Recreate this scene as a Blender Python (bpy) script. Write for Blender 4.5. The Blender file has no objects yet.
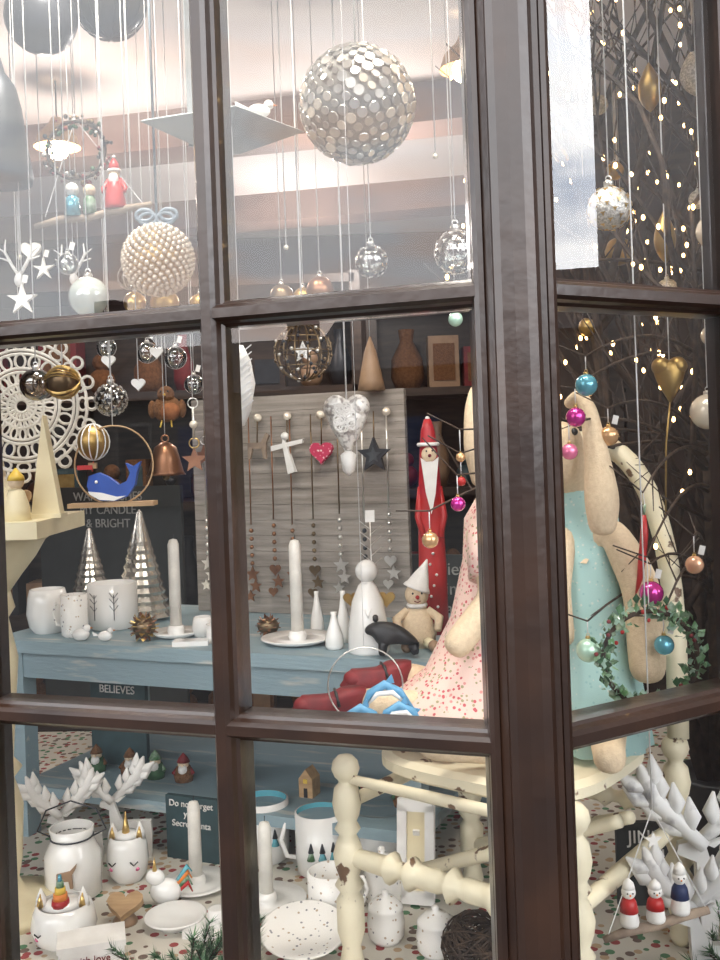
import bpy, math, random
from mathutils import Vector, Matrix
random.seed(7)
pi=math.pi
CEIL=2.35; TT=1.125; FL=0.77; SH=0.86
C=bpy.context.scene.collection
# ---------------------------------------------------------------- materials
def nmat(name,col,rough=.5,metal=0,col2=None,scale=30,lo=.35,hi=.65,bump=0,bscale=80,estr=0,stretch=None,coat=0,bd=.004):
    m=bpy.data.materials.new(name); m.use_nodes=True; nt=m.node_tree; n=nt.nodes; l=nt.links
    p=n['Principled BSDF']
    tc=n.new('ShaderNodeTexCoord'); mp=n.new('ShaderNodeMapping'); l.new(tc.outputs['Object'],mp.inputs[0])
    if stretch: mp.inputs['Scale'].default_value=stretch
    nz=n.new('ShaderNodeTexNoise'); nz.inputs['Scale'].default_value=scale; nz.inputs['Detail'].default_value=5
    l.new(mp.outputs[0],nz.inputs['Vector'])
    r=n.new('ShaderNodeValToRGB'); c2=col2 or tuple(c*.78 for c in col)
    r.color_ramp.elements[0].position=lo; r.color_ramp.elements[0].color=(*c2,1)
    r.color_ramp.elements[1].position=hi; r.color_ramp.elements[1].color=(*col,1)
    l.new(nz.outputs['Fac'],r.inputs[0]); l.new(r.outputs[0],p.inputs['Base Color'])
    p.inputs['Roughness'].default_value=rough; p.inputs['Metallic'].default_value=metal
    p.inputs['Coat Weight'].default_value=coat
    if estr: l.new(r.outputs[0],p.inputs['Emission Color']); p.inputs['Emission Strength'].default_value=estr
    if bump:
        n2=n.new('ShaderNodeTexNoise'); n2.inputs['Scale'].default_value=bscale; l.new(mp.outputs[0],n2.inputs['Vector'])
        b=n.new('ShaderNodeBump'); b.inputs['Strength'].default_value=bump; b.inputs['Distance'].default_value=bd
        l.new(n2.outputs['Fac'],b.inputs['Height']); l.new(b.outputs[0],p.inputs['Normal'])
    return m
def glassmat(name,tint,k,base,ior=1.5,rough=0.0):
    m=bpy.data.materials.new(name); m.use_nodes=True; nt=m.node_tree; n=nt.nodes; l=nt.links; n.clear()
    o=n.new('ShaderNodeOutputMaterial'); mx=n.new('ShaderNodeMixShader'); t=n.new('ShaderNodeBsdfTransparent'); g=n.new('ShaderNodeBsdfGlossy')
    t.inputs[0].default_value=(*tint,1); g.inputs['Roughness'].default_value=rough
    f=n.new('ShaderNodeFresnel'); f.inputs['IOR'].default_value=ior
    a=n.new('ShaderNodeMath'); a.operation='MULTIPLY_ADD'; a.inputs[1].default_value=k; a.inputs[2].default_value=base; a.use_clamp=True
    l.new(f.outputs[0],a.inputs[0]); l.new(a.outputs[0],mx.inputs[0]); l.new(t.outputs[0],mx.inputs[1]); l.new(g.outputs[0],mx.inputs[2]); l.new(mx.outputs[0],o.inputs[0])
    return m
PANE=glassmat('pane_glass',(.98,.985,.98),1.6,0.0)
GLASS=glassmat('ornament_glass',(.9,.92,.9),2.0,.15,rough=.03)
SMOKE=glassmat('smoky_glass',(.45,.38,.3),2.0,.2,rough=.05)
BROWN=nmat('brown_gloss_paint',(.022,.0095,.005),.28,0,(.012,.0055,.0035),12,bump=.3,bscale=55,bd=.002,coat=.1)
WHITE=nmat('white_ceramic',(.88,.87,.84),.18,0,(.82,.81,.78),10,coat=.4)
MWHITE=nmat('matt_white',(.86,.85,.82),.6,0,(.72,.7,.67),25)
STR=nmat('white_ribbon',(.8,.8,.8),.6)
CREAM=nmat('chipped_cream_paint',(.80,.73,.54),.5,0,(.16,.09,.05),34,.335,.365,bump=.2)
CREAMP=nmat('cream_wood',(.85,.77,.53),.5,0,(.75,.65,.42),14)
BLUE=nmat('worn_blue_paint',(.25,.345,.385),.5,0,(.5,.5,.46),16,.3,.42,bump=.3,stretch=(.5,3,3))
GREYW=nmat('grey_wood',(.38,.34,.30),.75,0,(.2,.175,.15),14,.3,.7,bump=.35,stretch=(.6,6,9))
WOOD=nmat('light_wood',(.5,.33,.17),.55,0,(.36,.22,.11),18,stretch=(1,6,6))
DRIFT=nmat('driftwood',(.35,.27,.2),.8,0,(.18,.13,.1),40,bump=.5)
DARKW=nmat('dark_wood',(.05,.03,.02),.5,0,(.025,.015,.01),12,stretch=(1,6,6))
BARK=nmat('twig_bark',(.07,.042,.026),.7,0,(.025,.015,.01),60,bump=.6)
SILV=nmat('silver',(.88,.86,.82),.28,.95,(.7,.68,.64),40)
SILG=nmat('silver_glitter',(.9,.88,.84),.4,.8,(.5,.49,.46),300,.4,.6,bump=.5,bscale=400)
GOLD=nmat('gold',(.75,.52,.2),.28,1,(.55,.36,.12),30)
MGOLD=nmat('matt_gold',(.48,.32,.11),.4,.85,(.33,.21,.07),30)
COPPER=nmat('copper',(.36,.18,.10),.35,.9,(.25,.12,.07),30)
BRONZE=nmat('bronze_wire',(.2,.14,.08),.35,.9)
PEARL=nmat('pearl',(.85,.78,.66),.2,.25,(.75,.67,.55),60,coat=.5)
GREYB=nmat('grey_metallic',(.07,.075,.088),.3,.3,(.05,.055,.065),6)
RIBG=nmat('grey_blue_ribbon',(.22,.27,.32),.4)
DGREY=nmat('dark_grey',(.035,.038,.046),.4,.3)
ZINC=nmat('zinc',(.08,.09,.10),.45,.5,(.05,.055,.065),12)
RED=nmat('red_paint',(.5,.02,.02),.4,0,(.38,.015,.015),20)
DRED=nmat('dark_red_felt',(.2,.01,.014),.6,0,(.13,.006,.01),50)
MAG=nmat('magenta',(.65,.03,.33),.15,.5,coat=.6); PINK=nmat('pink',(.85,.2,.38),.2,.3,coat=.5)
SKYB=nmat('sky_blue',(.15,.5,.65),.15,.4,coat=.6); MINT=nmat('mint',(.5,.75,.6),.2,.2,coat=.5); PEACH=nmat('peach',(.85,.48,.3),.2,.3,coat=.5)
ORG=nmat('gold_orange',(.75,.45,.22),.2,.5,coat=.5)
RBLUE=nmat('royal_blue',(.015,.08,.42),.5); LBLUE=nmat('light_blue',(.15,.42,.68),.4); NAVY=nmat('navy',(.015,.03,.1),.6)
SKIN=nmat('cream_linen',(.76,.61,.42),.9,0,(.68,.53,.36),200,bump=.3,bscale=500)
BLACK=nmat('black',(.015,.015,.017),.45); CHALK=nmat('chalkboard',(.02,.024,.024),.7,0,(.03,.034,.034),8)
CHK=nmat('chalk',(.32,.32,.30),.9)
TEALS=nmat('teal_sign',(.03,.07,.08),.6)
GREEN=nmat('leaf_green',(.06,.16,.06),.5,0,(.35,.45,.35),90,.35,.6); FIR=nmat('fir_green',(.04,.13,.05),.6,0,(.02,.07,.03),60)
BROWNP=nmat('brown_plush',(.2,.09,.035),.95,0,(.13,.055,.02),120,bump=.8,bscale=300)
RUST=nmat('rust_plush',(.3,.11,.04),.95,0,(.22,.08,.03),120)
TEALC=nmat('teal_glaze',(.14,.45,.53),.15,0,(.1,.38,.46),10,coat=.4)
YEL=nmat('yellow',(.8,.55,.08),.4); ORA=nmat('orange',(.8,.25,.04),.4)
WAX=nmat('white_wax',(.88,.85,.78),.4)
BEIGE=nmat('tan_ceramic',(.35,.22,.13),.5)
LIGHT=nmat('fairy_light_bulb',(1,.62,.25),.3,0,(1,.6,.22),3,estr=16)
BULB=nmat('warm_bulb',(1,.75,.45),.3,0,(1,.7,.4),3,estr=30)
def dotmat(name,base,dots,scale,thr,rough=.85):
    m=bpy.data.materials.new(name); m.use_nodes=True; nt=m.node_tree; n=nt.nodes; l=nt.links; p=n['Principled BSDF']
    tc=n.new('ShaderNodeTexCoord'); v=n.new('ShaderNodeTexVoronoi'); v.inputs['Scale'].default_value=scale
    l.new(tc.outputs['Object'],v.inputs['Vector'])
    lt=n.new('ShaderNodeMath'); lt.operation='LESS_THAN'; lt.inputs[1].default_value=thr; l.new(v.outputs['Distance'],lt.inputs[0])
    sp=n.new('ShaderNodeSeparateColor'); l.new(v.outputs['Color'],sp.inputs[0])
    r=n.new('ShaderNodeValToRGB'); r.color_ramp.interpolation='CONSTANT'
    for i,d in enumerate(dots):
        e=r.color_ramp.elements[i] if i<2 else r.color_ramp.elements.new(i/len(dots))
        e.position=i/len(dots); e.color=(*d,1)
    l.new(sp.outputs[0],r.inputs[0])
    mx=n.new('ShaderNodeMix'); mx.data_type='RGBA'; mx.inputs[6].default_value=(*base,1)
    l.new(lt.outputs[0],mx.inputs[0]); l.new(r.outputs[0],mx.inputs[7]); l.new(mx.outputs[2],p.inputs['Base Color'])
    p.inputs['Roughness'].default_value=rough
    return m
FLORAL=dotmat('pink_floral_cotton',(.86,.62,.54),[(.6,.12,.14),(.72,.3,.28),(.4,.36,.2)],160,.34)
TEALD=dotmat('teal_dotted_cotton',(.40,.62,.60),[(.6,.68,.62),(.32,.53,.53)],140,.22)
CLOTH=dotmat('festive_tablecloth',(.6,.57,.5),[(.3,.05,.05),(.08,.2,.1),(.45,.32,.2),(.15,.1,.08)],60,.4)
SPOT=dotmat('spotted_ceramic',(.88,.86,.82),[(.3,.3,.32),(.5,.4,.3)],110,.2,.25)
# ---------------------------------------------------------------- mesh builder
def T(x,y,z): return Matrix.Translation((x,y,z))
def R(ax,d): return Matrix.Rotation(math.radians(d),4,ax)
def S(x,y=None,z=None):
    if y is None: y=z=x
    return Matrix.Diagonal((x,y,z,1))
class B:
    def __init__(s,name,loc=(0,0,0),rz=0,parent=None):
        s.n=name; s.loc=Vector(loc); s.rz=rz; s.p=parent; s.v=[];s.f=[];s.mm=[];s.s=[];s.ms=[]
    def add(s,vs,fs,m,sm=True,M=None):
        if m not in s.ms: s.ms.append(m)
        k=s.ms.index(m); o=len(s.v)
        for p in vs:
            p=Vector(p); s.v.append(M@p if M is not None else p)
        for f in fs: s.f.append([i+o for i in f]); s.mm.append(k); s.s.append(sm)
    def lathe(s,prof,m,seg=20,c=(0,0,0),M=None,sm=True,cap=True,wob=None):
        vs=[];fs=[]
        for r,z in prof:
            r=max(r,1e-5)
            for i in range(seg):
                a=2*pi*i/seg; rr=r*(1+(wob[0]*math.sin(wob[1]*a) if wob else 0))
                vs.append((rr*math.cos(a),rr*math.sin(a),z))
        for j in range(len(prof)-1):
            for i in range(seg):
                k=(i+1)%seg; fs.append([j*seg+i,j*seg+k,(j+1)*seg+k,(j+1)*seg+i])
        if cap: fs.append(list(range(seg))[::-1]); fs.append([(len(prof)-1)*seg+i for i in range(seg)])
        MM=T(*c) if M is None else T(*c)@M
        s.add(vs,fs,m,sm,MM)
    def sph(s,c,r,m,sc=(1,1,1),seg=20,rg=12,M=None):
        pr=[(r*math.sin(pi*i/rg),-r*math.cos(pi*i/rg)) for i in range(rg+1)]
        s.lathe(pr,m,seg,c,(M if M is not None else Matrix.Identity(4))@S(*sc),cap=False)
    def tube(s,pts,r,m,seg=6,closed=False,M=None):
        pts=[Vector(p) for p in pts]; n=len(pts); rs=r if isinstance(r,(list,tuple)) else [r]*n
        vs=[];fs=[]; up=None
        for i,p in enumerate(pts):
            if closed: t=pts[(i+1)%n]-pts[i-1]
            else: t=pts[min(i+1,n-1)]-pts[max(i-1,0)]
            if t.length<1e-9: t=Vector((0,0,1))
            t.normalize()
            if up is None: up=t.orthogonal().normalized()
            else:
                up=up-t*up.dot(t)
                up=up.normalized() if up.length>1e-6 else t.orthogonal().normalized()
            w=t.cross(up)
            for k in range(seg):
                a=2*pi*k/seg; vs.append(p+(up*math.cos(a)+w*math.sin(a))*rs[i])
        for j in range(n if closed else n-1):
            j2=(j+1)%n
            for k in range(seg):
                k2=(k+1)%seg; fs.append([j*seg+k,j*seg+k2,j2*seg+k2,j2*seg+k])
        if not closed: fs.append(list(range(seg))[::-1]); fs.append([(n-1)*seg+k for k in range(seg)])
        s.add(vs,fs,m,seg>4,M)
    def ring(s,c,r,t,m,axis='Y',n=28,seg=6,sc=(1,1)):
        pts=[]
        for i in range(n):
            a=2*pi*i/n; u=r*sc[0]*math.cos(a); v=r*sc[1]*math.sin(a)
            d={'Y':(u,0,v),'Z':(u,v,0),'X':(0,u,v)}[axis]
            pts.append((c[0]+d[0],c[1]+d[1],c[2]+d[2]))
        s.tube(pts,t,m,seg,True)
    def ext(s,ol,t,m,M=None,c=(0,0,0)):
        n=len(ol); vs=[(x,-t/2,z) for x,z in ol]+[(x,t/2,z) for x,z in ol]
        fs=[list(range(n)),list(range(2*n-1,n-1,-1))]+[[i,i+n,(i+1)%n+n,(i+1)%n] for i in range(n)]
        s.add(vs,fs,m,False,T(*c)@(M if M is not None else Matrix.Identity(4)))
    def box(s,c,d,m,M=None):
        x,y,z=[a/2 for a in d]
        s.ext([(-x,-z),(x,-z),(x,z),(-x,z)],d[1],m,M,c)
    def loft(s,rings,m,seg=28,wob=0,wn=9):
        vs=[];fs=[]; n=len(rings)
        for j,(c,rx,ry,tx) in enumerate(rings):
            for i in range(seg):
                a=2*pi*i/seg; k=1+wob*(j/(n-1))**2*math.sin(wn*a)
                x=rx*math.cos(a)*k; y=ry*math.sin(a)*k
                vs.append((c[0]+x,c[1]+y,c[2]+x*tx))
        for j in range(n-1):
            for i in range(seg):
                k=(i+1)%seg; fs.append([j*seg+i,j*seg+k,(j+1)*seg+k,(j+1)*seg+i])
        fs.append(list(range(seg))[::-1]); fs.append([(n-1)*seg+i for i in range(seg)])
        s.add(vs,fs,m)
    def string(s,z0,m=None,r=.0008,x=0,y=0):
        s.tube([(x,y,z0),(x,y,CEIL-s.loc.z)],r,m or STR,5)
    def tag(s,x,z,y=-.004,a=15):
        s.box((x,y,z),(.007,.0006,.011),MWHITE,R('Y',a))
    def done(s):
        me=bpy.data.meshes.new(s.n); me.from_pydata([tuple(v) for v in s.v],[],s.f)
        for m in s.ms: me.materials.append(m)
        me.polygons.foreach_set('material_index',s.mm); me.polygons.foreach_set('use_smooth',s.s); me.update()
        o=bpy.data.objects.new(s.n,me); o.location=s.loc; o.rotation_euler=(0,0,math.radians(s.rz)); C.objects.link(o)
        if s.p: o.parent=s.p
        return o
def heart(r,n=28):
    o=[]
    for i in range(n):
        t=2*pi*i/n; o.append((r*math.sin(t)**3, r*(13*math.cos(t)-5*math.cos(2*t)-2*math.cos(3*t)-math.cos(4*t))/16))
    return o
def star(r,k=.45,n=5):
    return [((r if i%2==0 else r*k)*math.sin(pi*i/n),(r if i%2==0 else r*k)*math.cos(pi*i/n)) for i in range(2*n)]
def text(s,loc,size,m,rz=0,parent=None,name='lettering'):
    c=bpy.data.curves.new(name,'FONT'); c.body=s; c.size=size; c.extrude=.0008; c.align_x='CENTER'; c.align_y='CENTER'; c.materials.append(m)
    o=bpy.data.objects.new(name,c); C.objects.link(o)
    o.rotation_euler=(pi/2,0,math.radians(rz)); o.location=loc
    if parent: o.parent=parent
    return o
def empty(name,loc=(0,0,0)):
    o=bpy.data.objects.new(name,None); o.location=loc; o.empty_display_size=.05; C.objects.link(o); return o
def skin(name,vs,es,rs,m,parent,sub=2):
    me=bpy.data.meshes.new(name); me.from_pydata(vs,es,[]); me.materials.append(m)
    o=bpy.data.objects.new(name,me); C.objects.link(o)
    md=o.modifiers.new('skin','SKIN'); md.use_smooth_shade=True
    for i,r in enumerate(rs): me.skin_vertices[0].data[i].radius=(r,r) if not isinstance(r,tuple) else r
    me.skin_vertices[0].data[0].use_root=True
    s=o.modifiers.new('sub','SUBSURF'); s.levels=sub; s.render_levels=sub
    o.parent=parent; return o
# ---------------------------------------------------------------- room shell & facade
CX,CY=.153,.95
dL=Vector((-.945,.327)); dR=Vector((.855,.518)); dF=Vector((.945,-.327))
RE=Vector((CX,CY))+dR*.53; LE=Vector((CX,CY))+dL*1.42
PLAS=nmat('brown_wall',(.06,.035,.022),.8,0,(.04,.022,.016),5)
FACB=nmat('facade_brown',(.02,.011,.009),.5,0,(.015,.008,.007),8)
BRICK=nmat('brick',(.07,.035,.028),.85,0,(.045,.025,.02),9); SLATE=nmat('slate',(.03,.032,.04),.7); TARM=nmat('tarmac',(.03,.03,.032),.9)
RWALL=nmat('grey_render',(.10,.09,.085),.9,0,(.07,.065,.06),4); HTRIM=nmat('house_trim',(.16,.15,.14),.7)
def seg(name,p0,p1,z0,z1,t,m,off=0):
    p0=Vector(p0);p1=Vector(p1); d=p1-p0; L=d.length; a=math.degrees(math.atan2(d.y,d.x)); c=(p0+p1)/2
    b=B(name,(c.x,c.y,(z0+z1)/2),a); b.box((0,off,0),(L,t,z1-z0),m); return b.done()
far=LE+dL*1.3; rf=RE+dF*2.75
def flat(name,pts,z,m,th=.05):
    b=B(name); n=len(pts)
    vs=[(x,y,z) for x,y in pts]+[(x,y,z-th) for x,y in pts]
    b.add(vs,[list(range(n)),list(range(2*n-1,n-1,-1))]+[[i,i+n,(i+1)%n+n,(i+1)%n] for i in range(n)],m,False); return b.done()
rr=RE+dF*2.0
poly=[tuple(far),(CX,CY),tuple(RE),tuple(rr),(rr.x,4.3),(far.x,4.3)]
flat('floor',poly,0,DARKW); flat('ceiling',poly,CEIL+.05,nmat('ceiling_paint',(.76,.72,.70),.8,0,(.6,.53,.5),1.5))
seg('wall_back',(far.x,4.3),(rr.x,4.3),0,CEIL,.06,PLAS)
seg('wall_left',tuple(far),(far.x,4.3),0,CEIL,.06,PLAS)
seg('wall_right',(rr.x,rr.y),(rr.x,4.3),0,CEIL,.06,PLAS)
BEAM=nmat('beam_paint',(.24,.15,.12),.7,0,(.14,.09,.075),6)
b=B('trim_ceiling_beam',(-.7,2.75,2.30),-12); b.box((0,0,0),(2.4,.14,.10),BEAM); b.done()
b=B('trim_ceiling_beam',(-.3,3.6,2.30),-12); b.box((0,0,0),(3.0,.14,.10),BEAM); b.done()
seg('wall_front_left',tuple(LE),tuple(far),0,4.2,.08,FACB)
seg('wall_front_right',tuple(RE),tuple(rf),0,4.4,.08,FACB)
WB,WT=.726,2.025
seg('wall_sill_left',tuple(LE),(CX,CY),0,WB-.03,.07,FACB); seg('wall_sill_right',(CX,CY),tuple(RE),0,WB-.03,.07,FACB)
seg('wall_lintel_left',tuple(LE),(CX,CY),WT+.03,4.2,.07,FACB); seg('wall_lintel_right',(CX,CY),tuple(RE),WT+.03,4.2,.07,FACB)
n1=Vector((.327,.945))*.05; n2=Vector((-.518,.855))*.05
pp=[tuple(LE+n1),(CX,CY+.06),tuple(RE+n2),(.75,2.35),(LE.x,2.5)]
b=B('display_platform'); n=len(pp)
b.add([(x,y,FL) for x,y in pp]+[(x,y,0) for x,y in pp],[list(range(n)),list(range(2*n-1,n-1,-1))]+[[i,i+n,(i+1)%n+n,(i+1)%n] for i in range(n)],CLOTH,False); b.done()
ZB=[.726,1.159,1.592,2.025]
prof=[(-.0135,.03),(-.0135,-.002),(-.0105,-.005),(-.0085,-.012),(-.005,-.017),(.005,-.017),(.0085,-.012),(.0105,-.005),(.0135,-.002),(.0135,.03)]
def bar(b,p0,p1,w,vertical):
    vs=[];k=len(prof)
    for p in (p0,p1):
        for a,d in prof:
            a=a*w; vs.append((p[0]+(a if vertical else 0),p[1]+d,p[2]+(0 if vertical else a)))
    b.add(vs,[[i,(i+1)%k,(i+1)%k+k,i+k] for i in range(k)]+[list(range(k))[::-1],list(range(k,2*k))],BROWN,False)
def window(name,p0,p1,vb):
    p0=Vector(p0);p1=Vector(p1); d=p1-p0; L=d.length; a=math.degrees(math.atan2(d.y,d.x))
    b=B(name,(p0.x,p0.y,0),a)
    for i,z in enumerate(ZB): bar(b,(0,0,z),(L,0,z),1.0 if 0<i<3 else 2.4,False)
    for x in vb: bar(b,(x,-.001,ZB[0]),(x,-.001,ZB[3]),1.08,True)
    for x in (0,L): bar(b,(x,-.001,ZB[0]),(x,-.001,ZB[3]),2.2,True)
    b.add([(0,.004,ZB[0]),(L,.004,ZB[0]),(L,.004,ZB[3]),(0,.004,ZB[3])],[[0,1,2,3]],PANE,False)
    return b.done()
Ll=(LE-Vector((CX,CY))).length
window('window_1',tuple(LE),(CX,CY),[Ll-.32,Ll-.633,Ll-.925,Ll-1.20])
window('window_2',(CX,CY),tuple(RE),[.315])
b=B('trim_corner_post',(CX,CY-.003,0))
pf=[(-.040,.045),(-.040,.0),(-.036,-.006),(-.031,-.006),(-.028,-.001),(-.025,-.004),(-.023,-.018),(-.017,-.025),(-.006,-.029),(.006,-.029),(.015,-.026),(.020,-.018),(.022,-.006),(.025,-.003),(.029,-.008),(.034,-.008),(.038,-.002),(.040,.045)]
k=len(pf); b.add([(x,y,ZB[0]-.03) for x,y in pf]+[(x,y,ZB[3]+.03) for x,y in pf],[[i,(i+1)%k,(i+1)%k+k,i+k] for i in range(k)]+[list(range(k))[::-1],list(range(k,2*k))],BROWN,False); b.done()
b=B('street_ground',(0,-12,-.06)); b.box((0,0,0),(90,60,.1),TARM); b.done()
nrm=Vector((-.327,-.945))
def house(x,y,rz,hh,mt,w=6.1):
    b=B('terrace_house',(x,y,0),rz)
    b.box((0,0,hh/2-.3),(w,5,hh-.6),mt)
    b.ext([(-2.7,hh-.6),(2.7,hh-.6),(0,hh+1.0)],w,SLATE,R('Z',90))
    b.box((2.2,0,hh+.8),(.7,.7,1.6),BRICK)
    for x in (-1.8,1.7): b.box((x,2.5,1.6),(1.1,.1,1.3),HTRIM); b.box((x,2.54,1.6),(.9,.1,1.1),BLACK)
    b.box((0,2.5,1.1),(.9,.1,2.0),NAVY); b.done()
for i in range(10):
    t=(i-6)*6.2; c=Vector((0,1))+nrm*25+dF*t
    house(c.x,c.y,math.degrees(math.atan2(dF.y,dF.x)),[3.6,4.2,3.3,4.4,3.5,3.9,3.2,3.8,3.4,4.0][i],[RWALL,BRICK][i%2])
house(21,-5.5,75,4.2,RWALL,6.1); house(19.5,-11.4,75,4.0,BRICK,6.1); house(22.5,.5,75,4.4,BRICK,6.1)  # unseen houses added to block bright sky in the right pane's reflection
# ---------------------------------------------------------------- tables
b=B('blue_table',(.05,1.5,0),-22.8)
b.box((-.37,.2,TT-.011),(.84,.41,.022),BLUE)
AP=TT-.022-.0235
b.box((-.37,.02,AP),(.76,.018,.047),BLUE); b.box((-.37,.38,AP),(.76,.018,.047),BLUE)
for x in (-.745,.005): b.box((x,.2,AP),(.018,.36,.047),BLUE)
for x in (-.745,.005):
    for y in (.025,.375): b.box((x,y,(FL+TT-.022)/2+0),(.034,.034,TT-.022-FL),BLUE)
b.box((-.37,.2,SH-.009),(.77,.37,.018),BLUE); b.done()
b=B('cream_pedestal_table',(-.55,1.5,0))
b.box((-.035,0,1.348),(.27,.24,.024),CREAMP)
b.lathe([(.09,1.336),(.075,1.325),(.06,1.30),(.04,1.275),(.022,1.25)][::-1],CREAMP,24,(-.005,0,0))
LP=[(.09,0),(.09,.015),(.03,.03),(.02,.05),(.026,.08),(.03,.16),(.018,.2),(.03,.215),(.018,.23),(.026,.33),(.03,.38),(.018,.44),(.028,.455),(.022,.48)]
b.lathe(LP,CREAMP,20,(-.005,0,FL))
b.done()
# chair
P1=Vector((-.034,1.3));P2=Vector((.22,1.10));P3=Vector((.15,1.536));P4=Vector((.406,1.336))
b=B('cream_wooden_chair',(0,0,0))
CL=[(.012,0),(.016,.01),(.012,.03),(.018,.05),(.018,.09),(.012,.1),(.019,.11),(.013,.12),(.018,.135),(.020,.15),(.016,.165),(.011,.175),(.017,.183),(.012,.192),(.016,.20),(.019,.215),(.016,.235),(.010,.242),(.010,.246),(.015,.251),(.0185,.260),(.0165,.270),(.010,.277),(.002,.279)]
for p in (P1,P2,P3,P4): b.lathe(CL,CREAM,20,(p.x,p.y,FL))
cen=(P1+P2+P3+P4)/4; ew=(P2-P1)/2; ed=(P3-P1)/2; vs=[]; N=40
for z,k in ((1.026,.90),(1.032,.96),(1.044,.96),(1.05,.90)):
    for i in range(N):
        a=2*pi*i/N; cx=math.copysign(abs(math.cos(a))**.6,math.cos(a)); sy=math.copysign(abs(math.sin(a))**.6,math.sin(a)); p=cen+ew*cx*k+ed*sy*k; vs.append((p.x,p.y,z))
fs=[list(range(N))[::-1],list(range(3*N,4*N))]
for j in range(3):
    for i in range(N): fs.append([j*N+i,j*N+(i+1)%N,(j+1)*N+(i+1)%N,(j+1)*N+i])
b.add(vs,fs,CREAM,False)
def rung(a,c,za,zc,r=.010,turned=True):
    A=Vector((a.x,a.y,za)); Cc=Vector((c.x,c.y,zc)); n=32; pts=[];rs=[]
    for i in range(n+1):
        t=i/n; pts.append(A.lerp(Cc,t)); rr_=r*(1+.25*math.sin(pi*t))
        if turned and i in (7,10,16,22,25): rr_*=1.55
        if turned and i in (8,9,15,17,23,24): rr_*=.8
        rs.append(rr_)
    b.tube(pts,rs,CREAM,12)
rung(P1,P2,.917,.917,.0115); rung(P1,P3,.985,.985,.008,False); rung(P2,P4,.93,.93,.009,False); rung(P3,P4,.95,.95,.009)
rung(P1,P2,1.018,1.018,.006,False)
rung(P1*.6+P3*.4,P2*.6+P4*.4,.85,.99,.008,False); rung(P3,P2*.5+P4*.5,.83,.985,.008,False)
m=(P3+P4)/2; hv=(P4-P3)/2
pts=[];N=40
for i in range(N+1):
    t=pi-pi*i/N; c=math.cos(t); cx=abs(c)**.8*(1 if c>0 else -1); p=m+hv*cx*1.03; bk=.06*math.sin(t)
    pts.append((p.x+.62*bk,p.y+.786*bk,1.045+.40*math.sin(t)**.75))
b.tube(pts,.0145,CREAM,12)
for f in (-.3,.3):
    p=m+hv*f; h=.40*math.sin(math.acos(f))**.75; bk=.06*math.sin(math.acos(f))
    b.tube([(p.x,p.y,1.045),(p.x+.62*bk,p.y+.786*bk,1.045+h)],.006,CREAM,8)
b.done()
# ---------------------------------------------------------------- rabbit dolls
d1=empty('rabbit_doll_in_floral_dress',(0,0,0))
vs=[(.185,1.36,1.10),(.185,1.365,1.27),(.185,1.362,1.37),(.187,1.355,1.43),(.19,1.353,1.485),(.165,1.318,1.42),
 (.155,1.33,1.335),(.166,1.285,1.25),(.103,1.265,1.18),(.215,1.395,1.33),(.25,1.40,1.24),(.235,1.35,1.17),
 (.155,1.335,1.095),(.06,1.305,1.105),(-.018,1.285,1.122),(.165,1.385,1.10),(.09,1.385,1.115),(.045,1.365,1.135)]
es=[(0,1),(1,2),(2,3),(3,4),(3,5),(1,6),(6,7),(7,8),(1,9),(9,10),(10,11),(0,12),(12,13),(13,14),(0,15),(15,16),(16,17)]
rs=[.05,.042,.02,.044,.036,.022,.023,.021,.020,.022,.019,.019,.032,.023,.02,.032,.023,.02]
skin('body',vs,es,rs,SKIN,d1)
skin('ear_1',[(.17,1.34,1.50),(.158,1.325,1.52),(.150,1.31,1.49),(.148,1.30,1.44),(.154,1.30,1.39)],[(0,1),(1,2),(2,3),(3,4)],[.009,.011,.013,.015,.010],SKIN,d1)
skin('ear_2',[(.21,1.37,1.51),(.235,1.38,1.55),(.245,1.38,1.48),(.245,1.38,1.38)],[(0,1),(1,2),(2,3)],[.012,.015,.02,.014],SKIN,d1)
b=B('dress',(0,0,0),parent=d1)
b.loft([((.185,1.362,1.375),.028,.028,0),((.183,1.36,1.345),.045,.045,0),((.182,1.358,1.29),.048,.050,0),((.175,1.352,1.22),.060,.058,.1),((.158,1.345,1.17),.080,.066,.3),((.135,1.338,1.13),.102,.076,.15),((.122,1.335,1.105),.118,.085,.0),((.116,1.33,1.080),.122,.09,-.03)],FLORAL,44,.06,13)
b.tube([(.165,1.335,1.345),(.163,1.31,1.31),(.165,1.292,1.275)],[.024,.028,.032],FLORAL,14)
b.done()
b=B('face',(0,0,0),parent=d1)
for p in ((.160,1.335,1.457),(.190,1.308,1.457)): b.sph(p,.005,BLACK)
b.sph((.150,1.297,1.43),.006,DRED); b.tube([(.148,1.305,1.415),(.153,1.298,1.408),(.161,1.296,1.413)],.001,DRED,5); b.done()
def shoe(x,y,z,par,rz=0):
    b=B('shoe',(x,y,z),rz,parent=par)
    b.loft([((.0,0,-.022),.044,.013,0),((-.004,0,-.019),.050,.018,0),((-.008,0,-.010),.050,.019,0),((.0,0,.002),.042,.018,-.2),((.016,0,.009),.026,.017,0),((.024,0,.016),.018,.016,0)],DRED,28)
    b.sph((-.038,0,-.003),.0135,DRED,(1.1,1.1,.9)); b.box((.03,0,-.025),(.02,.024,.008),BLACK)
    b.tube([(.005,-.020,-.002),(.002,-.013,.013),(.002,.013,.013),(.005,.020,-.002)],.0022,BLACK,6); b.done()
shoe(-.045,1.283,1.122,d1,6); shoe(.018,1.36,1.137,d1,10)
d2=empty('rabbit_doll_in_teal_dress',(0,0,0))
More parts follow.
